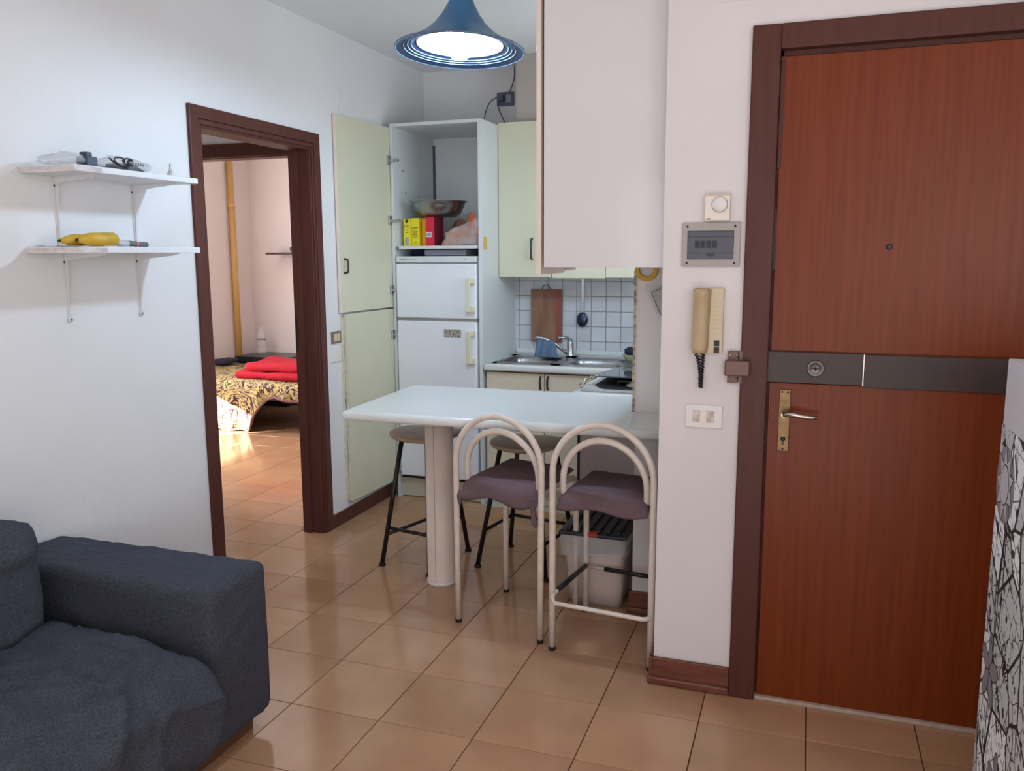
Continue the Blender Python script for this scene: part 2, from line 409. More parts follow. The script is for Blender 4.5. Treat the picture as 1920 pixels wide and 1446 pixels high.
# bedroom left wall: low opening, made up to shape the sun patch on the bed
tag(B().box(-5.6, -5.48, 5.88, 7.5, 0, ZC).box(-5.6, -5.48, 4.1, 4.9, 0, ZC).box(-5.6, -5.48, 4.9, 5.88, .66, ZC).done('wall_bedroom_left', bed_wall), kind='structure')
tag(B().box(-5.6, -4.6, 4.12, 4.22, 0, ZC).done('wall_bedroom_near', bed_wall), kind='structure')
tag(B().box(-2.4, -2.3, 5.4, 7.5, 0, ZC).done('wall_bedroom_right', bed_wall), kind='structure')

def surround_x(name, x0, x1, y0, y1, z0, z1):
    tag(B().box(x0, x1, y0-.06, y0, z0-.06, z1+.06, bev=.004).box(x0, x1, y1, y1+.06, z0-.06, z1+.06, bev=.004).box(x0, x1, y0, y1, z1, z1+.06, bev=.004).box(x0, x1, y0, y1, z0-.06, z0, bev=.004).done(name, casing_m), kind='structure')
def surround_y(name, y0_, y1_, x0, x1, z0, z1):
    tag(B().box(x0-.06, x0, y0_, y1_, z0-.06, z1+.06, bev=.004).box(x1, x1+.06, y0_, y1_, z0-.06, z1+.06, bev=.004).box(x0, x1, y0_, y1_, z1, z1+.06, bev=.004).box(x0, x1, y0_, y1_, z0-.06, z0, bev=.004).done(name, casing_m), kind='structure')
surround_x('kitchen_fill_frame', -.46, -.43, 3.68, 4.48, 1.25, 2.25)  # made-up frame put around the added kitchen light
surround_x('window_2', -5.48, -5.45, 4.75, 5.85, .85, 2.15)
surround_x('side_fill_frame', 1.72, 1.75, -1.15, .35, .7, 2.1)  # made-up frame put around the added side light
surround_y('window_4', -1.70, -1.66, .35, 1.65, .75, 2.15)
surround_y('window_5', -1.70, -1.66, -1.6, -.2, .25, 2.15)
# doorway 1 (to the hall): casing, inner jamb
d1 = empty('door_1', (XW, (DY0+DY1)/2, 0), kind='structure')
def frame_yz(x0, x1, y0, y1, z, wd, x_in=None):
    b = B(); b.box(x0, x1, y0-wd, y0, 0, z+wd, bev=.003); b.box(x0, x1, y1, y1+wd, 0, z+wd, bev=.003); b.box(x0, x1, y0, y1, z, z+wd, bev=.003); return b
frame_yz(XW, XW+.016, 2.992, 3.868, 2.062, .052).done('casing', casing_m, d1)
frame_yz(XW-.002, XW+.009, 3.012, 3.852, 2.04, .022).done('casing_lip', casing_m, d1)
j = B().box(-2.548, XW, DY0-.015, DY0+.008, 0, DZ+.015, bev=.002).box(-2.548, XW, DY1-.008, DY1+.015, 0, DZ+.015, bev=.002).box(-2.548, XW, DY0, DY1, DZ-.008, DZ+.015, bev=.002)
j.box(-2.53, -2.515, DY0-.01, DY0+.02, 0, DZ).box(-2.548, -2.50, DY1-.022, DY1, 0, DZ)
j.done('jamb', casing_m, d1)
frame_yz(-2.558, -2.54, 2.99, 3.87, 2.05, .06).done('casing', casing_m, d1)
B().box(-2.545, -2.530, DY1-.0235, DY1-.0215, 1.0, 1.17).done('strike_plate', blackp, d1)
# doorway 3: hall to bedroom
d3 = empty('door_3', (-3.15, 4.12, 0), kind='structure')
def frame_xz(y0, y1, x0, x1, z, wd):
    b = B(); b.box(x0-wd, x0, y0, y1, 0, z+wd, bev=.003); b.box(x1, x1+wd, y0, y1, 0, z+wd, bev=.003); b.box(x0, x1, y0, y1, z, z+wd, bev=.003); return b
frame_xz(4.10, 4.12, -3.56, -2.73, 2.045, .075).done('casing', casing_m, d3)
B().box(-3.60, -3.575, 4.12, 4.22, 0, 2.06).box(-2.735, -2.71, 4.12, 4.22, 0, 2.06).box(-3.6, -2.71, 4.12, 4.22, 2.04, 2.06).done('jamb', casing_m, d3)
frame_xz(4.22, 4.24, -3.56, -2.73, 2.045, .075).done('casing', casing_m, d3)

# doorway 2: entrance door
d2 = empty('door_2', (.28, 2.81, 0), kind='structure')
fb = B()
fb.box(-.196, -.112, 2.79, 2.83, 0, 2.182, bev=.004).box(-.112, .78, 2.79, 2.83, 2.108, 2.182, bev=.004).box(.70, .784, 2.79, 2.83, 0, 2.108, bev=.004)
fb.done('casing', casing_m, d2)
B().box(-.135, -.104, 2.83, 2.93, 0, 2.12).box(-.135, .76, 2.83, 2.93, 2.094, 2.12).box(.70, .76, 2.83, 2.93, 0, 2.12).done('jamb', casing_m, d2)
B().box(-.112, .72, 2.80, 2.83, 0, .012, bev=.002).done('threshold', mat('threshold_stone', (196, 176, 160), .5, noise_amt=.2, nscale=30), d2)
leaf = B().box(-.106, .70, 2.815, 2.86, .012, 1.089, bev=.002).box(-.106, .70, 2.815, 2.86, 1.192, 2.09, bev=.002).box(-.1, .69, 2.82, 2.86, 1.0, 1.3).done('door_leaf', door_m, d2)
lp = B().box(-.118, .171, 2.806, 2.818, 1.091, 1.19, bev=.0015).box(.173, .70, 2.806, 2.818, 1.085, 1.188, bev=.0015).done('lock_band', plate_m, leaf)
B().box(.1705, .1735, 2.804, 2.807, 1.09, 1.189).done('band_seam', nickel, leaf)
RX = Matrix.Rotation(PI/2, 4, 'X')
B().lathe([(.0, .0), (.024, 0), (.026, .003), (.026, .008), (.021, .011), (.019, .008), (.0, .008)], (.032, 2.807, 1.14), 28, RX).done('lock_cylinder', mat('dull_nickel', (128, 124, 122), .4, metal=.8), leaf)
B().box(.021, .043, 2.7975, 2.8, 1.1385, 1.1415).box(.029, .035, 2.7975, 2.8, 1.1345, 1.1455).done('keyhole', blackp, leaf)
hp = B().box(-.073, -.038, 2.808, 2.817, .866, 1.068, bev=.0015).done('handle_plate', brass, leaf)
B().cyl((-.056, 2.81, .992), (-.056, 2.772, .992), .009, .008).tube([(-.058, 2.772, .993), (-.03, 2.766, .996), (.0, 2.766, .991), (.03, 2.768, .988), (.046, 2.77, .99)], [.008, .009, .007, .006, .006], 12).done('door_handle', nickel, leaf)
B().lathe([(0, 0), (.0075, 0), (.0075, .002), (0, .002)], (-.056, 2.808, .907), 14, RX).box(-.0585, -.0535, 2.8055, 2.808, .888, .907).lathe([(0, 0), (.003, 0), (.003, .002), (0, .002)], (-.064, 2.808, 1.06), 10, RX).lathe([(0, 0), (.003, 0), (.003, .002), (0, .002)], (-.047, 2.808, 1.06), 10, RX).lathe([(0, 0), (.003, 0), (.003, .002), (0, .002)], (-.056, 2.808, .874), 10, RX).done('keyhole', blackp, leaf)
B().lathe([(0, 0), (.009, 0), (.009, .004), (.006, .005), (0, .003)], (.224, 2.815, 1.517), 16, RX).done('peephole', black_m, leaf)
B().box(-.112, -.105, 2.812, 2.83, 1.45, 1.635).done('deadbolt_gap', blackp, d2)
B().box(-.11, -.098, 2.811, 2.83, 1.76, 2.09).done('edge_strip', casing_m, d2)
# bolt keep screwed on wall and casing
bk_ = empty('bolt_keeper', (-.2, 2.80, 1.09), 'brown metal bolt box screwed beside the entrance door casing', 'door bolt')
B().box(-.236, -.204, 2.788, 2.81, 1.085, 1.188, bev=.001).box(-.2, -.19, 2.788, 2.80, 1.085, 1.188).done('base_plate', mat('brown_metal', (112, 86, 78), .45, metal=.4), bk_)
B().box(-.243, -.166, 2.758, 2.790, 1.111, 1.161, bev=.004).done('bolt_box', mat('brown_metal', (0, 0, 0)), bk_)
for z in (1.099, 1.174):
    for x in (-.23, -.208): B().lathe([(0, 0), (.004, 0), (.004, .0015), (0, .0025)], (x, 2.788, z), 10, RX).done('screw', chrome, bk_)

# ================================================================ FURNITURE: tall fridge cabinet
CX0, CX1, CF, CT = -2.375, -1.795, 4.62, 2.242
cab = empty('fridge_cabinet', (-2.085, 4.9, 0), 'tall open white cabinet built around the refrigerator, doors swung back', 'cabinet')
B().box(CX1-.022, CX1, CF, 5.225, 0, CT, bev=.001).done('side_panel', white_l, cab)
B().box(CX0, CX0+.02, CF, 5.225, .0, CT, bev=.001).done('side_panel', white_l, cab)
B().box(CX0, CX1, CF, 5.22, CT-.001, CT+.018, bev=.001).done('top_panel', white_l, cab)
B().box(CX0+.02, CX1-.022, 5.205, 5.215, .1, CT).done('back_panel', white_l, cab)
sh = B().box(CX0+.02, CX1-.022, CF+.02, 5.2, 1.535, 1.55).box(CX0+.045, CX1-.03, CF+.004, CF+.03, 1.533, 1.551).done('shelf_panel', white_l, cab)
B().box(CX0+.02, CX0+.05, CF+.008, CF+.03, 1.534, 1.546).done('worn_corner', mat('chipboard', (140, 122, 112), .9, noise_amt=.3, nscale=80), cab)
B().prism([(CX0+.02, 5.19, 1.56), (CX0+.035, 5.203, 1.56), (CX0+.032, 5.203, 2.2), (CX0+.02, 5.19, 2.2)], (.001, 0, 0)).done('back_gap', cable_m, cab)
B().box(CX0+.02, CX1-.022, CF+.03, CF+.05, .004, .135).done('plinth', mat('plinth_cream', (212, 208, 182), .5, noise_amt=.1), cab)
# open doors lying back along the left wall
def leaf_panel(hx, hy, fx, fy, z0, z1, th=.019):
    a = V((hx, hy, 0)); b = V((fx, fy, 0)); d = (b-a).normalized(); n = V((-d.y, d.x, 0))
    if n.x < 0: n = -n
    return [a, b, b-n*th, a-n*th], d, n
def open_door(hx, hy, fx, fy, z0, z1, hinge_z, hz):
    pl, d, n = leaf_panel(hx, hy, fx, fy, z0, z1)
    b = B().prism([(p.x, p.y, z0) for p in pl], (0, 0, z1-z0))
    o = b.done('cabinet_door', cream, cab)
    e = B().prism([(p.x, p.y, z0-.0005) for p in (pl[1]+d*.0015, pl[2]+d*.0015, pl[2]-d*.0005, pl[1]-d*.0005)], (0, 0, z1-z0+.001)); e.done('door_edge', cream_e if hz else putty, o)
    if hz:
        q = pl[1]-d*.035+n*.0
        B().tube([(q.x, q.y, hz-.038), (q.x+.022, q.y, hz-.034), (q.x+.026, q.y, hz-.02), (q.x+.026, q.y, hz+.02), (q.x+.022, q.y, hz+.034), (q.x, q.y, hz+.038)], .0055, 8).done('door_handle', handle_d, o)
    for z in hinge_z:
        q = pl[0]-d*(-.015)
        hb = B().box(-.006, .006, -.018, .018, -.026, .026, bev=.002, M=Matrix.Translation((q.x+.004, q.y, z)))
        hb.box(-.012, .05, .012, .03, -.008, .008, bev=.002, M=Matrix.Translation((q.x+.006, q.y, z)))
        hb.lathe([(0, 0), (.014, 0), (.014, .007), (0, .007)], (q.x+.002, q.y, z), 16, Matrix.Rotation(PI/2, 4, 'Y'))
        hb.done('hinge', steel, o)
    return o
open_door(-2.374, 4.615, -2.405, 4.070, 1.186, 2.236, (2.05, 1.70, 1.29), 1.44)
open_door(-2.374, 4.617, -2.403, 4.108, .11, 1.176, (1.02, .16), None)
# raised plaster along lower leaf edge
pt = B(); z = .12
while z < 1.16:
    h = random.uniform(.012, .04); pt.box(-2.43, -2.424+random.uniform(0, .006), 4.085+random.uniform(-.004, .004), 4.103, z, z+h); z += h
pt.done('plaster_bead', putty, wall_left)
# catch on the side panel
B().box(CX1, CX1+.008, CF+.028, CF+.062, 1.527, 1.60, bev=.0035).box(CX1+.006, CX1+.012, CF+.038, CF+.052, 1.545, 1.585, bev=.002).done('door_buffer', mat('amber_plastic', (212, 170, 84), .4), cab)
for y, z in ((4.78, 1.87), (4.96, 1.86), (4.75, 2.0)):
    B().cyl((CX0+.02, y, z), (CX0+.026, y, z), .006).done('shelf_pin', steel, cab)

# ---- refrigerator
fr = empty('refrigerator', (-2.09, 4.9, .14), 'white two-door refrigerator with cream handles inside the tall cabinet', 'refrigerator')
FX0, FX1 = -2.342, -1.828
B().box(FX0+.004, FX1-.004, 4.65, 5.17, .14, 1.478, bev=.006).done('body', fridge_m, fr)
tp = B().box(FX0, FX1, 4.605, 4.66, 1.452, 1.49, bev=.005).done('top_trim', white_l, fr)
B().box(FX0, FX1, 4.60, 4.645, 1.124, 1.446, bev=.007).done('freezer_door', fridge_m, fr)
B().box(FX0, FX1, 4.60, 4.645, .146, 1.108, bev=.007).done('fridge_door', fridge_m, fr)
B().box(FX0, FX1, 4.612, 4.64, 1.108, 1.124).done('seal', mat('seal_grey', (150, 146, 140), .6), fr)
for z0, z1 in ((1.165, 1.362), (.862, 1.058)):
    h = B().box(FX1-.052, FX1-.022, 4.56, 4.572, z0, z1, bev=.004).box(FX1-.050, FX1-.004, 4.565, 4.6, z1-.03, z1, bev=.003).box(FX1-.050, FX1-.004, 4.565, 4.6, z0, z0+.03, bev=.003)
    h.done('handle', fr_handle, fr)
stk = B().box(-2.036, -1.925, 4.5985, 4.6, 1.015, 1.061).done('sticker', mat('sticker', (206, 196, 180), .5, rgb2=(84, 78, 74), nscale=90), fr)
text('brand_mark', 'Philco', inkd, fr, (-2.312, 4.6045, 1.4655), .015, FACE_CAM, 1.2)
text('brand_mark', 'TWO DOOR', cable_m, fr, (-2.262, 4.6045, 1.467), .007, FACE_CAM, 1.3)
text('brand_mark', 'A+', inkd, fr, (-1.90, 4.6045, 1.466), .011, FACE_CAM, 1.2)
B().box(FX0, FX1, 4.62, 4.66, .128, .14).done('bottom_seal', blackp, fr)
# pale tray and dark pans on top of the fridge
o = B().box(-2.19, -1.92, 4.68, 4.95, 1.492, 1.528, bev=.006).done('tray', greyp2); tag(o, 'pale grey tray lying on top of the refrigerator', 'tray')
o = B().lathe([(0, 0), (.055, 0), (.065, .03), (.067, .032), (.06, .032), (.05, .005), (0, .005)], (-2.265, 4.80, 1.491), 24).done('pan', sugar); tag(o, 'dark blue pan left of the tray on the refrigerator', 'pan')
# ---- food on the cabinet shelf
ZS = 1.552
def carton(name, x0, x1, y0, y1, h, m, m2, label, marks, barcode=None):
    e = empty(name, ((x0+x1)/2, (y0+y1)/2, ZS), label, 'carton', 'food cartons on the cabinet shelf')
    b = B().box(x0, x1, y0, y1, ZS, ZS+h, bev=.0015).done('carton_body', m, e)
    if m2: B().box(x1-.0003, x1+.0012, y0+.002, y1-.002, ZS+.002, ZS+h-.002).done('side_print', m2, e)
    w_ = x1-x0
    for z, hh, a, c in marks:
        pb = B()
        x = x0+w_*a
        while x < x0+w_*c:
            l = random.uniform(.002, .006); pb.box(x, min(x+l, x0+w_*c), y0-.0006, y0, ZS+h*z, ZS+h*z+hh); x += l+.0015
        pb.done('print_line', ink if m in (yellow_b,) else darkred_b, e)
    return e
c1 = carton('food_carton', -2.330, -2.283, 4.69, 4.80, .162, yellow_b, None, 'narrow yellow carton at the left end of the cabinet shelf', [(.72, .004, .12, .85), (.64, .003, .15, .8), (.56, .003, .2, .7), (.48, .005, .25, .7)])
B().box(-2.317, -2.297, 4.6885, 4.6897, 1.557, 1.603).done('barcode_label', mat('barcode', (200, 202, 206), .5, rgb2=(96, 96, 104), nscale=60, stretch=(8, 1, .3)), c1)
B().lathe([(0, 0), (.010, 0), (.010, .001), (0, .001)], (-2.307, 4.690, 1.70), 20, RX).done('emblem', ink, c1)
c2 = carton('food_carton', -2.278, -2.226, 4.69, 4.83, .164, yellow_b, orange_b, 'yellow carton with an orange side, second on the cabinet shelf', [(.63, .006, .15, .85), (.52, .004, .1, .8), (.45, .004, .15, .75), (.38, .004, .1, .8), (.30, .004, .15, .8), (.12, .003, .3, .7)])
text('print_word', 'polenta', ink, c2, (-2.273, 4.689, 1.652), .013, FACE_CAM, .95)
B().lathe([(0, 0), (.009, 0), (.009, .001), (0, .001)], (-2.225, 4.715, 1.700), 20, Matrix.Rotation(PI/2, 4, 'Y')).done('emblem', labelw, c2)
o = empty('food_carton', (-2.205, 4.78, ZS), 'orange carton between the yellow and the red carton', 'carton', 'food cartons on the cabinet shelf')
B().box(-2.222, -2.188, 4.72, 4.86, ZS, ZS+.163, bev=.0015).done('carton_body', orange_b, o)
c3 = carton('food_carton', -2.183, -2.128, 4.69, 4.83, .17, red_b, darkred_b, 'bright red carton with a small white label', [(.94, .003, .2, .6)])
B().box(-2.179, -2.145, 4.6885, 4.6897, 1.603, 1.633).done('label_patch', labelw, c3)
B().box(-2.175, -2.149, 4.6878, 4.6886, 1.608, 1.628).done('label_print', mat('label_grey', (120, 112, 116), .6, rgb2=(190, 186, 188), nscale=120), c3)
def bag(name, cx, cy, z0, wx, wy, h, m, lean=0, seed=1, tilt=0):
    b = B()
    def fn(u, v):
        a = 2*PI*u; hh = v
        taper = (1-.25*hh)*math.sqrt(max(.04, 1-(2*abs(hh-.42))**4*.75))
        if v == 0 or v == 1: taper *= .2
        p = V((math.cos(a)*wx*taper, math.sin(a)*wy*taper, hh*h))
        p.z *= 1+tilt*math.cos(a)
        d = noise.noise(V((p.x*22+seed*7, p.y*22, p.z*22+seed)))*.014
        p += V((math.cos(a), math.sin(a), 0))*d
        return V((cx+p.x+lean*p.z, cy+p.y, z0+max(0, p.z)))
    b.grid(fn, 28, 12)
    bmesh.ops.remove_doubles(b.bm, verts=b.bm.verts[:], dist=.0003)
    return b.done(name, m)
b = B(); bmesh.ops.create_cube(b.bm, size=2); bmesh.ops.subdivide_edges(b.bm, edges=b.bm.edges[:], cuts=15, use_grid_fill=True)
for v in b.bm.verts:
    p = v.co.copy(); x_, y_, z_ = p; zt = (z_+1)/2
    e_ = (1-.55*abs(x_)**5)*(1-.35*zt)
    X_ = -1.975+x_*.118*(1-.04*zt)+.010*zt; Z_ = ZS+zt*(.118+.045*x_)
    Y_ = 4.735+y_*.042*e_
    q = V((X_, Y_, Z_)); q += V((noise.noise(q*30), noise.noise(q*34+V((5, 0, 0))), noise.noise(q*28+V((0, 7, 0)))*(1 if zt > .05 else 0)))*.011
    v.co = V((min(q.x, -1.838), q.y, max(q.z, ZS+.0005)))
o = b.done('snack_bag', bag_red, None, smooth=True); tag(o, 'crumpled clear and copper snack bag at the right of the cabinet shelf', 'bag')
o = bag('snack_bag', -1.925, 4.80, ZS, .036, .022, .20, orange_p, -.02, 5); tag(o, 'orange topped packet behind the crumpled snack bag', 'bag')
o = bag('snack_bag', -1.872, 4.80, ZS, .032, .025, .235, purple_p, -.02, 8); tag(o, 'dark purple packet standing tallest at the right of the shelf', 'bag')
o = bag('paper_bag', -2.06, 4.93, ZS, .06, .04, .165, sun_m, 0, 11); tag(o, 'brown paper packet behind the red carton and snack bag', 'bag')
# steel bowl on top of the cartons
o = B().lathe([(0, 0), (.105, 0), (.135, .02), (.157, .065), (.163, .088), (.177, .090), (.177, .093), (.162, .093), (.15, .066), (.13, .025), (.10, .006), (0, .006)], (-2.145, 4.80, 1.724), 40).done('mixing_bowl', steel)
tag(o, 'wide stainless steel bowl resting on the food cartons', 'bowl')

# ================================================================ base units, worktop, peninsula
ZT = .862
bu = empty('sink_base_cabinet', (-1.4, 4.9, 0), 'cream sink base cabinet with two doors beside the refrigerator', 'cabinet')
B().box(-1.79, -1.0, 4.66, 5.2, .1, .78).done('carcass', cream_d, bu)
for x0, x1, hx in ((-1.782, -1.424, -1.445), (-1.419, -1.02, -1.400)):
    dd = B().box(x0, x1, 4.64, 4.66, .12, .812, bev=.002).done('cabinet_door', cream_d, bu)
    B().tube([(hx, 4.641, .722), (hx, 4.624, .728), (hx, 4.620, .745), (hx, 4.620, .775), (hx, 4.624, .79), (hx, 4.641, .796)], .006, 8).done('door_handle', blackp, dd)
B().box(-1.79, -1.0, 4.70, 4.72, .004, .115).box(-1.79, -1.0, 4.60, 4.725, .0, .003).done('plinth', MATS['plinth_cream'], bu)
hb_ = empty('hob_base_cabinet', (-.73, 4.2, 0), 'white base cabinet under the gas hob', 'cabinet')
B().box(-.985, -.46, 3.79, 4.62, .1, .82).box(-.96, -.46, 3.83, 4.6, .0, .1).done('carcass', mat('greyish_panel', (196, 186, 188), .5, noise_amt=.05), hb_)
B().box(-.999, -.985, 3.79, 4.62, .12, .81).done('side_strip', blackp, hb_)
# worktop: back run and side run
wt = empty('worktop', (-1.1, 4.7, .822), 'white L-shaped kitchen worktop with rounded front edge', 'worktop')
B().box(-1.79, -1.02, 4.605, 4.67, .822, ZT, bev=.014, seg=4).box(-1.79, -.44, 5.10, 5.21, .822, ZT).box(-1.79, -1.755, 4.64, 5.14, .822, ZT).box(-1.02, -.44, 4.60, 4.70, .822, ZT).done('back_run', table_m, wt)
B().box(-1.022, -.44, 3.765, 4.64, .822, ZT-.0005, bev=.003).done('side_run', table_m, wt)
B().box(-1.79, -.44, 5.205, 5.222, ZT, ZT+.028, bev=.006).done('upstand', white_l, wt)
# peninsula table
tb = empty('peninsula_table', (-1.15, 3.4, 0), 'long white breakfast table on one round post, joined to the pillar', 'table')
b = B().prism([(-1.805, 3.012, .822), (-.458, 3.03, .822), (-.458, 3.366, .822), (-.662, 3.366, .822), (-.662, 3.762, .822), (-1.835, 3.745, .822)], (0, 0, .04))
es = [e for e in b.bm.edges if abs(e.verts[0].co.z-e.verts[1].co.z) < .001 and (e.verts[0].co.y+e.verts[1].co.y)/2 < 3.1 or (abs(e.verts[0].co.z-e.verts[1].co.z) < .001 and (e.verts[0].co.x+e.verts[1].co.x)/2 < -1.8) or (abs(e.verts[0].co.z-e.verts[1].co.z) > .03 and e.verts[0].co.x < -1.7)]
bmesh.ops.bevel(b.bm, geom=es, offset=.016, segments=5, profile=.5, affect='EDGES')
b.done('tabletop', table_m, tb, smooth=True)
for f in tb.children[0].data.polygons: f.use_smooth = abs(f.normal.z) < .98
B().lathe([(0, 0), (.066, 0), (.066, .022), (.0635, .024), (.0635, .822), (0, .822)], (-1.545, 3.42, 0), 40).done('leg', post_m, tb)
B().box(-1.5455, -1.5435, 3.3555, 3.358, .024, .82).done('post_seam', mat('seam', (150, 132, 120), .6), tb)
B().cyl((-1.545, 3.42, 0), (-1.545, 3.42, .016), .0675, n=40).done('foot_ring', white_p, tb)

# sink
sk = empty('sink', (-1.36, 4.87, ZT), 'double bowl stainless steel kitchen sink set in the worktop', 'sink')
sb = B()
def bowl(cx, cy, wx, wy, dep):
    rs = []
    for f, z in ((1, .004), (.97, .002), (.93, -.03), (.88, -dep+.02), (.72, -dep), (.001, -dep)):
        ring = []
        for k in range(32):
            a = 2*PI*k/32; c, s_ = math.cos(a), math.sin(a); e = .45
            ring.append(V((cx+wx*f*math.copysign(abs(c)**e, c), cy+wy*f*math.copysign(abs(s_)**e, s_), ZT+z)))
        rs.append(ring)
    sb.rings(rs, cap=False)
bowl(-1.56, 4.85, .17, .155, .14); bowl(-1.17, 4.85, .17, .155, .14)
Z0, Z1 = ZT, ZT+.005
sb.box(-1.755, -1.725, 4.668, 5.10, Z0, Z1).box(-1.005, -.86, 4.668, 5.10, Z0, Z1).box(-1.755, -.86, 4.668, 4.7, Z0, Z1).box(-1.755, -.86, 5.0, 5.10, Z0, Z1).box(-1.395, -1.335, 4.668, 5.10, Z0, Z1)
sb.done('basins', steel, sk)
# faucet
fc = empty('faucet', (-1.38, 5.05, ZT+.005), 'chrome mixer tap with long spout standing behind the sink', 'tap')
B().lathe([(0, 0), (.03, 0), (.028, .012), (.022, .02), (.022, .085), (.018, .1), (0, .105)], (-1.38, 5.05, ZT+.005), 24).done('tap_body', chrome, fc)
B().tube([(-1.385, 5.04, ZT+.022), (-1.42, 5.02, ZT+.05), (-1.47, 4.99, ZT+.095), (-1.525, 4.97, ZT+.125), (-1.568, 4.962, ZT+.130), (-1.582, 4.96, ZT+.118)], [.012, .011, .010, .010, .011, .010], 14).done('spout', chrome, fc)
B().tube([(-1.38, 5.05, ZT+.105), (-1.39, 5.02, ZT+.125), (-1.43, 4.96, ZT+.132)], [.016, .011, .007], 12).done('lever', chrome, fc)
cl = B()
def cloth(u, v):
    side = (u-.5)*2; t = abs(side)
    xr = -1.560+.105*v; zr = ZT+.143-.040*v       # ridge line along the spout
    x = xr-.006+.006*math.sin(v*9)+.022*(v-.5)*2*t+.012*side*t
    y = 4.972-.022*side*(1.1-.3*t)-.006*math.sin(v*16+3*side)*t - (.012 if side > 0 else -.012)*t
    z = zr-(.118+.016*math.sin(v*5+1))*t**1.2
    return V((x, y, max(z, ZT+.012)))
cl.grid(cloth, 26, 20, thick=.004)
o = cl.done('dish_cloth', blue_cl); tag(o, 'blue cloth draped over the kitchen tap spout', 'cloth')
# green bowl with dark scourer
o = empty('soap_dish', (-.975, 4.99, ZT+.005), 'pale green plastic bowl behind the sink corner', 'bowl')
B().lathe([(0, 0), (.036, 0), (.05, .03), (.056, .036), (.05, .036), (.034, .008), (0, .008)], (-.985, 4.99, ZT+.005), 28).done('dish', green_p, o)
sc_ = B(); bmesh.ops.create_icosphere(sc_.bm, subdivisions=3, radius=1)
for v in sc_.bm.verts:
    k = 1+.28*noise.noise(v.co*2.6); v.co = V((-.985+v.co.x*.042*k, 4.99+v.co.y*.036*k, ZT+.058+v.co.z*.026*k))
o = sc_.done('scourer', mat('dark_scourer', (52, 54, 72), .9, noise_amt=.3, nscale=60)); tag(o, 'dark crumpled scourer lying in the pale green bowl', 'sponge')

# gas hob with its glass lid
hob = empty('gas_hob', (-.77, 4.2, ZT), 'gas hob with a half closed dark glass lid beside the pillar', 'hob')
B().box(-.985, -.5, 3.80, 4.585, ZT, ZT+.008, bev=.003).box(-.985, -.5, 3.80, 3.812, ZT, ZT+.016, bev=.004).done('hob_tray', chrome, hob)
B().box(-.955, -.5, 3.815, 4.55, ZT+.008, ZT+.012).done('burner_well', blackp, hob)
B().prism([(-.99, 3.802, ZT+.01), (-.955, 3.802, ZT+.035), (-.935, 3.802, ZT+.036), (-.90, 3.802, ZT+.02), (-.86, 3.802, ZT+.012), (-.85, 3.802, ZT+.008), (-.99, 3.802, ZT+.008)], (0, .012, 0)).done('splash_lip', chrome, hob)
for x, y in ((-.75, 3.93), (-.75, 4.35)):
    B().lathe([(0, 0), (.05, 0), (.048, .016), (.034, .018), (.032, .026), (.0, .028)], (x, y, ZT+.011), 26).done('burner', steel, hob)
    B().box(x-.09, x+.09, y-.003, y+.003, ZT+.034, ZT+.04).box(x-.003, x+.003, y-.09, y+.09, ZT+.034, ZT+.04).box(x-.09, x-.084, y-.003, y+.003, ZT+.012, ZT+.036).box(x+.084, x+.09, y-.003, y+.003, ZT+.012, ZT+.036).done('pan_support', black_m, hob)
B().prism([(-.975, 3.94, ZT+.052), (-.5, 3.94, ZT+.052), (-.5, 4.575, ZT+.012), (-.975, 4.575, ZT+.012)], (0, .0, .006)).done('glass_lid', glass_lid, hob)
B().box(-.975, -.5, 4.575, 4.60, ZT, ZT+.018, bev=.004).done('lid_hinge', chrome, hob)
fo = B(); pts = []
for k in range(22):
    t = k/21; pts.append(V((-.998+.006*math.sin(k*2.1)+(max(0, t-.6))*.15, 3.83+.11*min(1, t*1.6)+.004*math.cos(k*3.3), ZT+.012+.045*t+.004*math.sin(k*1.7))))
fo.tube(pts, [.006+.003*math.sin(k*2.9) for k in range(22)], 7); fo.done('foil_rim', foil, hob)

# ================================================================ wall cabinets
wc = empty('wall_cabinet', (-1.3, 5.05, 1.36), 'cream wall cabinet over the sink with dark handle', 'cabinet')
B().box(-1.792, -.95, 4.915, 5.225, 1.37, 2.27).done('carcass', white_l, wc)
dd = B().box(-1.792, -1.463, 4.895, 4.915, 1.362, 2.272, bev=.0015).done('cabinet_door', cream, wc)
B().tube([(-1.578, 4.896, 1.468), (-1.578, 4.872, 1.474), (-1.578, 4.868, 1.49), (-1.578, 4.868, 1.57), (-1.578, 4.872, 1.586), (-1.578, 4.896, 1.592)], .006, 8).done('door_handle', handle_d, dd)
B().box(-1.455, -1.13, 4.895, 4.915, 1.356, 2.272, bev=.0015).done('cabinet_door', cream, wc)
B().box(-1.127, -.9, 4.895, 4.915, 1.361, 2.272, bev=.0015).done('cabinet_door', cream, wc)
o = B().box(-1.698, -1.45, 4.96, 5.225, 2.272, 2.662).done('duct_box', taupe); tag(o, 'taupe boxed duct standing on the cream wall cabinet', 'duct')
# near wall cabinet on the pillar, seen from its glossy end panel
nc = empty('pillar_wall_cabinet', (-.72, 3.1, 1.43), 'tall glossy white wall cabinet hung beside the pillar, end panel toward the room', 'cabinet')
B().box(-.892, -.458, 2.90, 2.918, 1.4535, 2.62, bev=.0008).done('end_panel', gloss_w, nc)
B().box(-.885, -.46, 2.92, 3.365, 1.456, 2.62).done('carcass', cream_e, nc)
B().box(-.919, -.902, 2.898, 3.21, 1.428, 2.62, bev=.001).done('cabinet_door', cream_e, nc)
B().box(-.915, -.898, 3.215, 3.364, 1.437, 2.62, bev=.001).done('cabinet_door', mat('brown_door', (196, 164, 150), .5), nc)

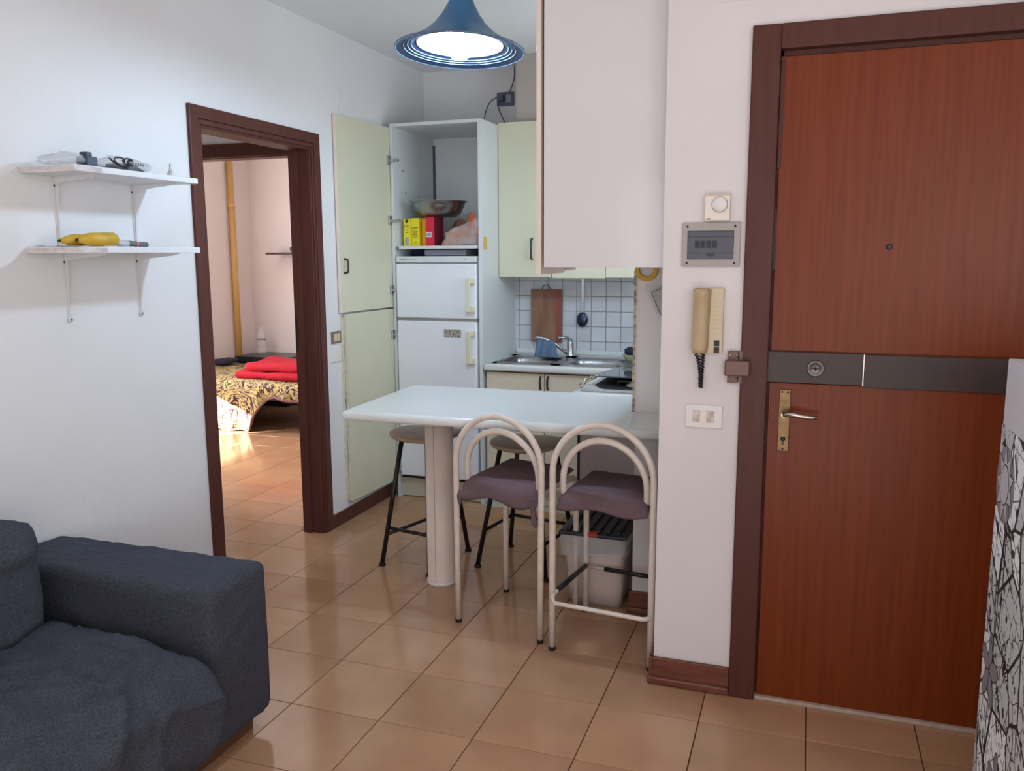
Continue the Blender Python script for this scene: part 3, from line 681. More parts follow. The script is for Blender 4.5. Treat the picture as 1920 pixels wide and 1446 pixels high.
# ---- hanging things
cb = empty('cutting_board', (-1.58, 5.2, .94), 'reddish wooden cutting board hanging on the tiles over the sink', 'cutting board')
B().box(-1.683, -1.475, 5.185, 5.203, .94, 1.279, bev=.006).done('board', wood_b, cb)
B().box(-1.515, -1.476, 5.1835, 5.186, .95, 1.275).done('stain_strip', mat('board_red', (148, 70, 62), .6, rgb2=(132, 80, 66), nscale=12), cb)
B().tube([(-1.61+.028-.028*math.cos(PI*k/10), 5.195, 1.272+.034*math.sin(PI*k/10)) for k in range(11)], .0025, 8).done('wire_loop', black_m, cb)
sp = empty('serving_spoon', (-1.34, 5.19, 1.04), 'large steel serving spoon with a dark bowl hanging on the tiles', 'spoon')
B().box(-1.349, -1.333, 5.193, 5.197, 1.13, 1.345, bev=.001).done('spoon_handle', chrome, sp)
s_ = B(); bmesh.ops.create_uvsphere(s_.bm, u_segments=24, v_segments=12, radius=1)
for v in s_.bm.verts: v.co = V((-1.341+v.co.x*.036, 5.188+v.co.y*.012, 1.088+v.co.z*.047))
s_.done('spoon_bowl', mat('dark_steel', (70, 74, 96), .2, metal=.9), sp, smooth=True)
B().cyl((-1.341, 5.222, 1.34), (-1.341, 5.19, 1.34), .003).done('hook', chrome, sp)
tpz = B(); RR, rr = .037, .0135
tpz.rings([[V((-.607+(RR+rr*.9*math.cos(b_)*(1))*math.cos(a), 3.356+.011*math.sin(b_), 1.437+(RR+rr*.9*math.cos(b_))*math.sin(a))) for b_ in [PI/4+k*PI/2 for k in range(4)]] for a in [2*PI*k/40 for k in range(40)]], closed=True)
o = tpz.done('tape_roll', tape_m); tag(o, 'yellow roll of tape hanging under the glossy cabinet', 'tape')
pc_ = empty('plastic_pouch', (-.565, 3.36, 1.27), 'clear plastic pouch pinned on the pillar below the tape roll', 'pouch')
Mp = Matrix.Translation((-.562, 3.364, 1.388)) @ Matrix.Rotation(-.42, 4, 'Y')
B().box(-.056, .05, -.001, .001, -.135, 0.0, bev=.0005, M=Mp).done('pouch_film', film, pc_)
B().box(-.040, .04, -.0025, -.001, -.12, -.026, M=Mp).done('pouch_card', mat('pouch_grey', (176, 168, 168), .3, noise_amt=.15, nscale=30), pc_)
B().box(-.042, .0, -.0035, -.0025, -.028, -.025, M=Mp).box(-.042, -.0395, -.0035, -.0025, -.12, -.03, M=Mp).done('pouch_rim', handle_d, pc_)
# socket high on the back wall with cables
sk2 = empty('wall_socket', (-1.86, 5.22, 2.42), 'dark double wall socket high above the kitchen cabinets', 'socket')
B().box(-1.918, -1.803, 5.217, 5.23, 2.424, 2.508, bev=.003).done('cover_plate', sock_m, sk2)
B().box(-1.90, -1.865, 5.185, 5.217, 2.45, 2.49, bev=.004).done('plug', cable_m, sk2)
B().box(-1.855, -1.820, 5.212, 5.2175, 2.44, 2.492, bev=.002).done('socket_insert', mat('socket_light', (150, 154, 172), .5), sk2)
def cable(pts, label, name='cable'):
    b = B(); P_ = [V(p) for p in pts]; q = []
    for i in range(len(P_)-1):
        p0, p1, p2, p3 = P_[max(i-1, 0)], P_[i], P_[i+1], P_[min(i+2, len(P_)-1)]
        for k in range(8):
            t = k/8; q.append(.5*((2*p1)+(-p0+p2)*t+(2*p0-5*p1+4*p2-p3)*t*t+(-p0+3*p1-3*p2+p3)*t**3))
    q.append(P_[-1]); b.tube(q, .0035, 8); o = b.done(name, cable_m); return tag(o, label, 'cable')
cable([(-1.90, 5.20, 2.48), (-1.95, 5.19, 2.45), (-1.985, 5.19, 2.38), (-2.0, 5.19, 2.27)], 'grey cable curving left from the high socket behind the cabinet top')
cable([(-1.89, 5.195, 2.465), (-1.90, 5.19, 2.42), (-1.87, 5.19, 2.35), (-1.83, 5.19, 2.27)], 'grey cable hanging right from the high socket to the cabinet top')
cable([(-1.835, 5.21, 2.495), (-1.815, 5.215, 2.54), (-1.80, 5.22, 2.60), (-1.80, 5.22, 2.66)], 'grey cable rising from the high socket to the ceiling')

# ================================================================ pendant lamp
LX, LY, LZ = -1.245, 3.0, 2.236
lm = empty('pendant_lamp', (LX, LY, LZ), 'lit glare-blue trumpet shaped pendant lamp over the white table', 'lamp')
TM = Matrix.Rotation(-.06, 4, 'X') @ Matrix.Rotation(.02, 4, 'Y')
def lat(prof, n=64, cap=False): return B().lathe(prof, (LX, LY, LZ), n, TM, cap)
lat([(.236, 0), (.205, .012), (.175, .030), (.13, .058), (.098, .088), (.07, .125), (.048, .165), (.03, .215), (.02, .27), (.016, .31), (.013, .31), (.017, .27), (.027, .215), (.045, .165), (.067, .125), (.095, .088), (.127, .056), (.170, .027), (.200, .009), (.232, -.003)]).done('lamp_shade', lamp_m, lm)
lat([(.2315, -.0035), (.200, .0075), (.168, .018), (.160, .024), (.162, .026), (.2, .0095), (.232, -.001)]).done('shade_brim', lamp_in, lm)
for r_, z_ in ((.205, .0055), (.191, .0095), (.178, .014)):
    B().tube([V((LX, LY, LZ)) + TM @ V((r_*math.cos(2*PI*k/64), r_*math.sin(2*PI*k/64), z_-.001)) for k in range(64)], .0014, 6, closed=True).done('brim_ring', lamp_w, lm)
B().tube([V((LX, LY, LZ)) + TM @ V((.235*math.cos(2*PI*k/72), .235*math.sin(2*PI*k/72), -.001)) for k in range(72)], .0036, 8, closed=True).done('rim_ring', lamp_w, lm)
lat([(.160, .024), (.158, .018), (.15, .03), (.12, .05), (.09, .075), (.05, .10), (.02, .11), (.0, .11)]).done('reflector', mat('reflector_white', (250, 250, 250), .5), lm)
B().lathe([(0, .09), (.02, .085), (.034, .06), (.046, .02), (.047, .005), (.040, -.015), (.024, -.03), (0, -.036)], (LX, LY, LZ), 32, TM).done('bulb', mat('bulb_glow', (198, 228, 255), emit=BULB), lm, smooth=True)
B().cyl((LX-.004, LY+.02, LZ+.305), (LX-.004, LY+.02, 2.655), .006, n=10).done('cord', cable_m, lm)
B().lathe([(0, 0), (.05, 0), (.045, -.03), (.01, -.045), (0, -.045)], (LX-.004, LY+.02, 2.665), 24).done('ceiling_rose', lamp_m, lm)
B().tube([(LX+.045, LY, LZ+.19), (LX+.055, LY, LZ+.22), (LX+.058, LY, LZ+.30), (LX+.05, LY, 2.66)], .0035, 8).done('side_cable', cable_m, lm)
B().tube([(LX-.03+.006*math.sin(k), LY, LZ+.17+.02*k) for k in range(16)], .0028, 8).done('chain', cable_m, lm)

# ================================================================ chairs
def arc(fn, n=24): return [fn(k/n) for k in range(n+1)]
def tub_chair(name, RL, RR_, FR, FL, label, tie, footrest, lean=0):
    RL, RR_, FR, FL = [V((*p, 0)) for p in (RL, RR_, FR, FL)]
    def Pt(u, v, z):
        p = (RL*(1-u)+RR_*u)*(1-v)+(FL*(1-u)+FR*u)*v; k = lean*max(0, min(1, (z-.1)/.7))*(1-min(1, max(0, v)))
        return V((p.x+.40*k, p.y-k, z))
    c = Pt(.5, .5, 0)
    e = empty(name, c, label, 'bar chair', 'white arch-backed bar chairs at the table')
    r = .0122
    zs, top = .70, .893
    pts = [Pt(0, 0, .012), Pt(0, 0, .35)] + [Pt(.5-.5*math.cos(PI*t), 0, zs+(top-zs)*math.sin(PI*t)) for t in [k/28 for k in range(29)]] + [Pt(1, 0, .35), Pt(1, 0, .012)]
    B().tube(pts, r, 14).done('outer_arch', tube_m, e)
    zi = .66; ti = .832
    loop = []
    a = .075
    def side(u, um):
        q = [Pt(u, 1.0, .012), Pt(u, 1.0, .3), Pt(u, 1.0, .53)]
        for k in range(1, 7):
            th = k/6*PI/2; q.append(Pt(u+(um-u)*.1, 1.0-.14*(1-math.cos(th)), .53+.055*math.sin(th)))
        q.append(Pt(um, .5, .586)); q.append(Pt(um, .22, .586))
        for k in range(1, 6):
            th = k/5*PI/2; q.append(Pt(um, .22-.12*math.sin(th), .586+.06*(1-math.cos(th))))
        return q
    L = side(0, a); R_ = side(1, 1-a)
    top_arc = [Pt(.5-(.5-a)*math.cos(PI*k/26), .10-.06*math.sin(PI*k/26), .66+(ti-.66)*math.sin(PI*k/26)) for k in range(27)]
    B().tube(L+top_arc+list(reversed(R_)), r, 14).done('inner_arch', tube_m, e)
    for p in (Pt(0, 0, 0), Pt(1, 0, 0), Pt(0, 1, 0), Pt(1, 1, 0)):
        B().cyl(p, p+V((0, 0, .014)), r+.0012, n=14).done('foot_cap', rubber, e)
    B().tube([Pt(a, .9, .586), Pt(1-a, .9, .586)], .009, 10).tube([Pt(a, .2, .586), Pt(1-a, .2, .586)], .009, 10).done('cross_bar', tube_m, e)
    # cushion, its cover drooping over the rear edge
    cu = B()
    def fn(u, v, sgn):
        U = .045+.91*u; Vv = -.02+1.04*v
        ed = min(u, 1-u, v, 1-v)
        h = .026*(1-math.exp(-ed*16)) + .004*noise.noise(V((u*5, v*5, 3)))
        z = .606 + sgn*h
        if sgn < 0: z = .602-.010*(1-math.exp(-ed*20))
        if v < .12: z -= (.12-v)/.12*(.045 if tie else .03)*(1+.25*math.sin(u*9+1))*(1 if sgn > 0 else 1.15)
        return Pt(U, Vv, z)
    N, M_ = 26, 24
    T = [[cu.bm.verts.new(fn(i/N, j/M_, 1)) for j in range(M_+1)] for i in range(N+1)]
    D = [[cu.bm.verts.new(fn(i/N, j/M_, -1)) for j in range(M_+1)] for i in range(N+1)]
    for G in (T, D):
        for i in range(N):
            for j in range(M_): f = cu.bm.faces.new((G[i][j], G[i+1][j], G[i+1][j+1], G[i][j+1])); f.smooth = True
    for i in range(N):
        cu.bm.faces.new((T[i][0], D[i][0], D[i+1][0], T[i+1][0])); cu.bm.faces.new((T[i][M_], T[i+1][M_], D[i+1][M_], D[i][M_]))
    for j in range(M_):
        cu.bm.faces.new((T[0][j], T[0][j+1], D[0][j+1], D[0][j])); cu.bm.faces.new((T[N][j], D[N][j], D[N][j+1], T[N][j+1]))
    q = cu.done('seat_cushion', cush_m, e, smooth=True)
    if tie:
        b = B(); p = Pt(.9, .02, .575)
        b.tube([p, p+V((.002, -.012, -.025)), p+V((.004, -.010, -.055)), p+V((.010, -.010, -.082)), p+V((.012, -.01, -.098))], [.014, .010, .009, .014, .004], 10); b.done('cushion_tie', cush_m, e)
        p = Pt(.05, .02, .57); B().tube([p, p+V((-.004, -.008, -.02)), p+V((-.006, -.006, -.045)), p+V((-.006, -.004, -.06))], [.016, .013, .008, .002], 10).done('cushion_tie', cush_m, e)
    if footrest:
        z = .205
        c0 = [Pt(.03, -.02, z+.028), Pt(.02, -.05, z+.012), Pt(.06, -.09, z), Pt(.5, -.09, z), Pt(.94, -.09, z), Pt(.985, -.05, z), Pt(.985, 0, z)]
        B().tube(c0, .0085, 12).done('foot_bar', tube_m, e)
        B().tube([Pt(.03, 0, z+.028), Pt(.02, 1, z+.005)], .0075, 10).done('foot_bar', tube_m, e)
        B().tube([Pt(.03, .05, z+.028), Pt(.021, .92, z+.007)], .0105, 12).done('bar_wrap', blackp, e)
        B().tube([Pt(.0, 1, z-.004), Pt(1, 1, z-.004)], .007, 10).done('foot_bar', tube_m, e)
        B().tube([Pt(.25, 1, z-.004), Pt(1, 1, z-.004)], .0095, 12).done('bar_wrap', blackp, e)
    return e
tub_chair('bar_chair', (-1.303, 3.047), (-.926, 2.97), (-.88, 3.331), (-1.222, 3.406), 'white tubular bar chair, left of the two, cushion tie hanging down', True, False, .062)
tub_chair('bar_chair', (-.865, 2.929), (-.482, 2.887), (-.50, 3.27), (-.831, 3.313), 'white tubular bar chair against the pillar with black wrapped foot bars', False, True)

# ================================================================ stools
def stool(L, M_, R_, Bk, seat_c, zs, label, rungs, rot):
    e = empty('bar_stool', ((L[0]+R_[0])/2, (L[1]+R_[1])/2, 0), label, 'stool', 'backless bar stools behind the table')
    c = V((*seat_c, 0)); feet = [V((*p, 0)) for p in (L, M_, R_, Bk)]
    tops = []
    for f in feet:
        t = c + (f-c)*.52; t.z = zs-.03; tops.append(t)
        B().tube([f+V((0, 0, .012)), t], .0115, 12).done('leg', black_m, e)
        B().lathe([(0, 0), (.017, 0), (.017, .008), (.012, .016), (0, .016)], f, 14).done('foot_cap', rubber, e)
    for a, b_, z in rungs:
        fa = feet[a]+(tops[a]-feet[a])*(z/zs); fb_ = feet[b_]+(tops[b_]-feet[b_])*(z/zs)
        B().tube([fa, fb_], .0085, 10).done('rung', black_m, e)
    for a in range(4): pass
    B().tube([tops[0], tops[2]], .009, 8).tube([tops[1], tops[3]], .009, 8).done('seat_frame', black_m, e)
    s = B(); rs = []
    for f, z in ((.001, .0), (.55, .001), (.85, .006), (.97, .013), (1, .020), (.99, .026), (.95, .030), (.6, .031), (.001, .030)):
        ring = []
        for k in range(48):
            a = 2*PI*k/48+rot; cc, ss = math.cos(a), math.sin(a); ex = .82
            ring.append(V((c.x+.172*f*(math.copysign(abs(cc)**ex, cc)), c.y+.165*f*(math.copysign(abs(ss)**ex, ss)), zs-.03+z+.012*(cc**2)*f)))
        rs.append(ring)
    s.rings(rs, cap=True); s.done('seat', vinyl, e, smooth=True)
    return e
stool((-1.904, 3.517), (-1.625, 3.46), (-1.583, 3.839), (-1.80, 3.86), (-1.69, 3.60), .66, 'taupe padded stool with black legs left of the table post', [(0, 1, .20), (0, 3, .165), (3, 2, .20)], .3)
stool((-1.454, 3.646), (-1.089, 3.576), (-1.03, 3.90), (-1.40, 3.97), (-1.18, 3.60), .65, 'round taupe padded stool with black legs behind the bar chairs', [(0, 3, .20), (3, 2, .20), (1, 2, .18)], 0)

# ================================================================ waste bin with lid
bn = empty('waste_bin', (-.80, 3.47, 0), 'translucent lined waste bin with ribbed dark lid under the table', 'waste bin')
b = B(); rs = []
def rrect(x0, x1, y0, y1, z, r=.03, n=5):
    q = []
    for (cx, cy, a0) in ((x1-r, y1-r, 0), (x0+r, y1-r, 90), (x0+r, y0+r, 180), (x1-r, y0+r, 270)):
        for k in range(n+1):
            a = math.radians(a0+90*k/n); q.append(V((cx+r*math.cos(a), cy+r*math.sin(a), z)))
    return q
rs = [rrect(-.925, -.69, 3.375, 3.62, .0), rrect(-.93, -.685, 3.36, 3.63, .10), rrect(-.94, -.672, 3.325, 3.64, .30), rrect(-.945, -.668, 3.315, 3.645, .325)]
b.rings(rs); b.done('bin_body', clear_p, bn)
b = B(); rs = []
for z, k in ((.004, .012), (.08, .010), (.16, .008), (.24, .008)):
    ring = rrect(-.925+k-.05*z, -.69-k+.05*z, 3.375+k-.16*z, 3.62-k, z)
    for p in ring:
        d = noise.noise(p*18)*.006; p.x += d; p.y += d*.4
        if z > .2: p.z += .045*noise.noise(V((p.x*9, p.y*9, 1)))
    rs.append(ring)
b.rings(rs); b.done('bin_liner', binbag, bn)
b = B(); rs = [rrect(-.947, -.665, 3.311, 3.648, .243), rrect(-.952, -.66, 3.306, 3.65, .30), rrect(-.95, -.662, 3.308, 3.65, .33)]
for p in rs[0]: p.z += .03*noise.noise(V((p.x*14, p.y*14, 5)))
b.rings(rs, cap=False); b.done('bag_rim', film, bn)
lid = B().box(-.952, -.66, 3.305, 3.655, .328, .345, bev=.008).done('bin_lid', lidbin, bn)
for k in range(6):
    x = -.925+k*.043
    B().box(x, x+.02, 3.33, 3.635, .344, .356, bev=.004).done('lid_rib', lidbin, lid)
B().box(-.822, -.782, 3.297, 3.335, .335, .350, bev=.004).done('lid_clip', red_p, bn)

# ================================================================ wall devices beside the entrance door
PY = 2.81
th = empty('thermostat', (-.285, PY, 1.60), 'ivory room thermostat with round white dial above the fuse box', 'thermostat')
B().box(-.323, -.245, PY-.028, PY, 1.602, 1.682, bev=.003).done('housing', ivory, th)
B().lathe([(0, 0), (.0235, 0), (.0235, .006), (.021, .009), (0, .009)], (-.277, PY-.028, 1.652), 32, RX).done('dial', white_p, th)
B().lathe([(.0236, 0), (.0252, 0), (.0252, .0015), (.0236, .0015)], (-.277, PY-.028, 1.652), 32, RX, cap=False).done('dial_ring', grey_p, th)
B().box(-.3225, -.2455, PY-.031, PY-.002, 1.679, 1.684, bev=.001).done('top_vent', beige_l, th)
B().box(-.317, -.303, PY-.0288, PY-.028, 1.606, 1.609).done('brand_print', inkd, th)
fu = empty('fuse_box', (-.302, PY, 1.457), 'grey flush fuse box with smoked cover on the pillar', 'fuse box')
B().box(-.394, -.211, PY-.012, PY, 1.458, 1.598, bev=.003).done('frame', grey_p, fu)
cv = B().box(-.376, -.231, PY-.016, PY-.011, 1.481, 1.571, bev=.002).done('smoked_cover', smoke, fu)
B().box(-.374, -.233, PY-.0168, PY-.0158, 1.551, 1.553).box(-.374, -.233, PY-.0168, PY-.0158, 1.5, 1.502).box(-.315, -.290, PY-.018, PY-.0158, 1.491, 1.499).done('cover_ridge', mat('smoked_line', (30, 30, 38), .3), fu)
for k in range(4):
    x = -.352+k*.018
    B().box(x, x+.015, PY-.0175, PY-.0158, 1.517, 1.540).done('breaker_switch', mat('breaker', (26, 30, 46), .4), fu)
B().box(-.279, -.245, PY-.0172, PY-.0158, 1.514, 1.543).done('breaker_block', mat('breaker2', (84, 84, 98), .4), fu)
for x in (-.377, -.228):
    for z in (1.469, 1.585): B().lathe([(0, 0), (.0035, 0), (.0035, .001), (0, .001)], (x, PY-.0118, z), 10, RX).done('screw', blackp, fu)
ph = empty('intercom', (-.305, PY, 1.177), 'beige wall intercom handset with coiled black cord', 'intercom')
B().box(-.315, -.255, PY-.026, PY, 1.178, 1.390, bev=.003).done('base', beige_l, ph)
for k in range(7): B().box(-.285, -.258, PY-.0268, PY-.0255, 1.26+k*.014, 1.2608+k*.014).done('panel_groove', beige_p, ph)
for z in (1.181, 1.203): B().box(-.281, -.264, PY-.028, PY-.0255, z, z+.019, bev=.001).done('push_button', blackp, ph)
hs = B(); rs = []
for k in range(15):
    t = k/14; z = 1.182+t*.206
    bul = .9+.10*math.cos(t*2*PI); d = .034+.022*(math.exp(-((t-.05)/.14)**2)+math.exp(-((t-.95)/.12)**2))*.5
    wdt = .027*(1.0 if t > .8 else .96+.04*t) * (1-.12*math.exp(-((t)/.06)**2))
    x = -.322+.0 + .004*(t-.5)
    ring = [V((x+wdt*sx_, PY-.02-d*sy_, z)) for sx_, sy_ in ((-1, 0), (-1, .7), (-.78, 1), (.6, 1), (.85, .7), (1, 0))]
    rs.append(ring)
hs.rings(rs); hs.done('handset', beige_p, ph)
B().box(-.347, -.299, PY-.060, PY-.02, 1.378, 1.3895, bev=.004).done('ear_shading', mat('brown_beige', (158, 128, 96), .5), ph)  # darker piece that puts shading on the handset's top end
cp_ = []
for k in range(150):
    t = k/149; a = t*2*PI*24
    if t < .5: s0 = t*2; base = V((-.338+.018*s0**.5+.004*math.sin(s0*3), PY-.03, 1.178-.112*s0))
    else: s0 = (t-.5)*2; base = V((-.320-.0+.004*s0, PY-.016, 1.066+.114*s0))
    cp_.append(base+V((math.cos(a)*.0058, math.sin(a)*.0058, 0)))
B().tube(cp_, .0027, 6).done('coiled_cord', blackp, ph)
sw = empty('light_switch', (-.308, PY, .93), 'white switch plate with three worn rockers below the intercom', 'switch')
B().box(-.368, -.249, PY-.009, PY, .928, 1.005, bev=.003).done('cover_plate', white_p, sw)
for k in range(3):
    x = -.344+k*.0232; B().box(x, x+.0222, PY-.0125, PY-.008, .947, .987, bev=.001).done('rocker', dirty_w if k != 1 else ivory, sw)
# left wall switches
s1 = empty('light_switch', (XW, 4.03, 1.03), 'brown framed double switch on the wall left of the tall door', 'switch')
B().box(XW, XW+.010, 3.985, 4.075, 1.022, 1.088, bev=.002).done('cover_plate', mat('brown_plate', (132, 112, 96), .45), s1)
for y in (4.0, 4.032): B().box(XW+.009, XW+.013, y, y+.028, 1.034, 1.076, bev=.001).done('rocker', beige_l, s1)
s2 = empty('wall_socket', (XW, 4.03, .92), 'white wall socket plate just below the brown switch', 'socket')
B().box(XW, XW+.010, 3.985, 4.075, .921, 1.0, bev=.003).done('cover_plate', white_p, s2)
B().box(XW+.009, XW+.014, 4.008, 4.036, .94, .982, bev=.001).box(XW+.009, XW+.013, 4.038, 4.062, .94, .982, bev=.001).done('rocker', ivory, s2)

# ================================================================ shelves on the left wall
def shelf(zt, y0, y1, label, by, drop):
    e = empty('wall_shelf', (XW, (y0+y1)/2, zt-.02), label, 'shelf', 'white bracket shelves on the left wall')
    B().box(XW+.002, -2.195, y0, y1, zt-.021, zt, bev=.003).done('board', mat('shelf_white', (226, 226, 228), .4, noise_amt=.04), e)
    B().box(XW+.002, -2.1945, y0-.0012, y0+.11, zt-.0175, zt-.0035).done('worn_edge', mat('worn_veneer', (222, 214, 212), .7, rgb2=(190, 178, 176), nscale=40), e)
    for y in by:
        zb = zt-.021
        b = B()
        b.prism([(XW+.0005, y-.011, zb-.0035), (XW+.0005, y+.011, zb-.0035), (XW, y+.006, zb-drop), (XW, y-.006, zb-drop)], (.004, 0, 0))
        b.prism([(XW+.0045, y-.003, zb-.004), (XW+.018, y-.003, zb-.004), (XW+.014, y-.003, zb-.06), (XW+.006, y-.003, zb-drop+.02), (XW+.003, y-.003, zb-drop+.01)], (0, .006, 0))
        b.prism([(XW+.005, y-.0045, zb-.030), (XW+.04, y-.0045, zb-.021), (XW+.17, y-.0045, zb-.009), (XW+.19, y-.0045, zb-.0035), (XW+.005, y-.0045, zb-.0035)], (0, .009, 0))
        b.box(XW+.0025, XW+.195, y-.010, y+.010, zb-.0032, zb-.0002)
        b.lathe([(0, 0), (.009, 0), (.009, .005), (0, .005)], (XW+.003, y, zb-drop+.004), 12, Matrix.Rotation(PI/2, 4, 'Y'))
        br = b.done('bracket', mat('bracket_paint', (216, 214, 214), .4), e)
        B().lathe([(0, 0), (.004, 0), (.004, .002), (0, .002)], (XW+.004, y-.006, zb-.03), 8, Matrix.Rotation(PI/2, 4, 'Y')).lathe([(0, 0), (.003, 0), (.003, .002), (0, .002)], (XW+.006, y, zb-drop+.004), 8, Matrix.Rotation(PI/2, 4, 'Y')).done('screw', handle_d, br)
    return e
shelf(1.787, 2.125, 2.70, 'upper white wall shelf holding plastic bags', (2.262, 2.615), .24)
shelf(1.53, 2.125, 2.69, 'lower white wall shelf holding bananas', (2.277, 2.613), .232)
def flat_bag(x, y, z, lx, ly, h, m, seed, label, name='plastic_bag'):
    b = B(); bmesh.ops.create_uvsphere(b.bm, u_segments=32, v_segments=16, radius=1)
    for v in b.bm.verts:
        k = 1+.22*noise.noise(v.co*2.5+V((seed, 0, 0)))+.08*noise.noise(v.co*7+V((seed, 0, 0)))
        zz = (v.co.z+1)/2
        v.co = V((x+v.co.x*lx*k, y+v.co.y*ly*k, z+max(0, zz*h*k*(1-.4*(v.co.y**2)))))
    o = b.done(name, m, smooth=True); return tag(o, label, 'bag')
flat_bag(-2.31, 2.185, 1.788, .085, .062, .042, film, 2.1, 'crumpled clear plastic bag at the left of the upper shelf')
DYP = -.085
bg = empty('parts_bag', (-2.28, 2.40, 1.788), 'clear plastic bag with dark cables and print on the upper shelf', 'bag')
b = B(); bmesh.ops.create_uvsphere(b.bm, u_segments=40, v_segments=20, radius=1)
for v in b.bm.verts:
    k = 1+.2*noise.noise(v.co*2.5+V((9, 0, 0)))+.10*noise.noise(v.co*7)
    v.co = V((-2.275+v.co.x*.075*k, 2.395+v.co.y*.13*k, 1.788+max(0, (v.co.z+1)/2*.048*k*(1-.35*v.co.y**2))))
b.done('bag_film', film, bg, smooth=True)
b = B(); bmesh.ops.create_icosphere(b.bm, subdivisions=3, radius=1)
for v in b.bm.verts:
    k = 1+.3*noise.noise(v.co*3); v.co = V((-2.27+v.co.x*.05*k, 2.41+v.co.y*.085*k, 1.789+max(0, v.co.z)*.026*k))
b.done('bag_content', mat('grey_content', (96, 108, 112), .6, rgb2=(52, 58, 66), nscale=50), bg, smooth=True)
B().tube([(-2.205+.004*math.sin(k), 2.315+.030*math.cos(k*.5)+.003*k, 1.812+.014*math.sin(k*.5)) for k in range(22)], .0025, 8).done('cable_coil', blackp, bg)
B().tube([(-2.215, 2.29, 1.822), (-2.21, 2.30, 1.812), (-2.208, 2.325, 1.800), (-2.206, 2.36, 1.794)], .003, 8).done('cable_coil', blackp, bg)
B().lathe([(0, 0), (.016, 0), (.016, .001), (0, .001)], (-2.205, 2.372, 1.812), 20, Matrix.Diagonal((1, 1, .7, 1)) @ Matrix.Rotation(PI/2, 4, 'Y')).done('print_mark', inkd, bg)
for k in range(4): B().box(-2.206, -2.204, 2.396+k*.011, 2.402+k*.011, 1.806, 1.817-.002*(k % 2)).done('print_mark', inkd, bg)
pa = empty('power_adapter', (-2.255, 2.225, 1.788), 'dark blue-grey power adapter between two bags on the upper shelf', 'adapter')
B().box(-2.280, -2.235, 2.215, 2.262, 1.788, 1.822, bev=.004).box(-2.275, -2.22, 2.245, 2.30, 1.788, 1.793, bev=.002).done('adapter_body', mat('adapter_blue', (58, 68, 84), .5), pa)
B().box(-2.272, -2.243, 2.222, 2.248, 1.82, 1.836, bev=.003).done('plug_collar', MATS['adapter_blue'], pa)
sb_ = empty('spray_bottle', (-2.29, 2.665, 1.788), 'tiny clear nasal spray bottle near the right end of the upper shelf', 'bottle')
B().lathe([(0, 0), (.011, 0), (.012, .003), (.012, .02), (.008, .026), (0, .026)], (-2.29, 2.665, 1.788), 16).done('bottle_body', mat('clear_bottle', (176, 178, 172), .3, rgb2=(214, 214, 208), nscale=120), sb_)
B().lathe([(0, .024), (.007, .026), (.005, .034), (.0035, .052), (.001, .056)], (-2.29, 2.665, 1.788), 12).done('nozzle', mat('nozzle', (186, 188, 190), .3), sb_)
# bananas
def banana(p0, p1, sag, r, label):
    p0, p1 = V(p0), V(p1); e = empty('banana', (p0+p1)/2, label, 'banana', 'bananas on the lower shelf')
    n = 22; pts = []; rad = []
    for k in range(n+1):
        t = k/n; p = p0.lerp(p1, t); p.x += sag*math.sin(PI*t); pts.append(p)
        rad.append(r*min(1, .30+.70*math.sin(min(1, t*3.4)*PI/2))*min(1, .5+.52*math.sin(min(1, (1-t)*8)*PI/2)))
    B().tube(pts, rad, 10).done('skin', banana_m, e)
    d = (pts[0]-pts[1]).normalized()
    B().tube([pts[0]-d*.002, pts[0]+d*.007], [rad[0]*.9, rad[0]*.6], 8).done('stem', banana_t, e)
banana((-2.285, 2.130, 1.549), (-2.345, 2.33, 1.556), .030, .0205, 'yellow banana with dark tip at the left end of the lower shelf')
banana((-2.232, 2.150, 1.551), (-2.245, 2.318, 1.556), .020, .0235, 'plump yellow banana lying in front on the lower shelf')
o = B().grid(lambda u, v: V((-2.40+u*.19, 2.135+v*.16, 1.533+.003*noise.noise(V((u*4, v*4, 0))))), 10, 10, thick=.001).done('paper_napkin', mat('napkin', (222, 214, 222), .8)); tag(o, 'white paper sheet lying under the bananas', 'paper')
TS = -.085
tr_ = empty('wrapped_tool', (-2.27, 2.42, 1.531), 'grey plastic wrapped tool with pink band lying right of the bananas', 'tool')
B().tube([(-2.26, 2.3400, 1.543), (-2.26, 2.3550, 1.544), (-2.262, 2.3950, 1.543)], [.010, .012, .010], 12).done('pale_end', mat('pale_wrap', (206, 204, 206), .4), tr_)
B().tube([(-2.262, 2.3950, 1.543), (-2.265, 2.4450, 1.541), (-2.268, 2.4900, 1.540), (-2.27, 2.5000, 1.539)], [.010, .009, .009, .005], 12).done('grey_end', mat('grey_wrap', (112, 112, 120), .4, noise_amt=.3, nscale=60), tr_)
B().tube([(-2.2635, 2.4320, 1.5415), (-2.2645, 2.4400, 1.5413)], .0105, 12).done('pink_band', mat('pink_band', (212, 140, 120), .5), tr_)

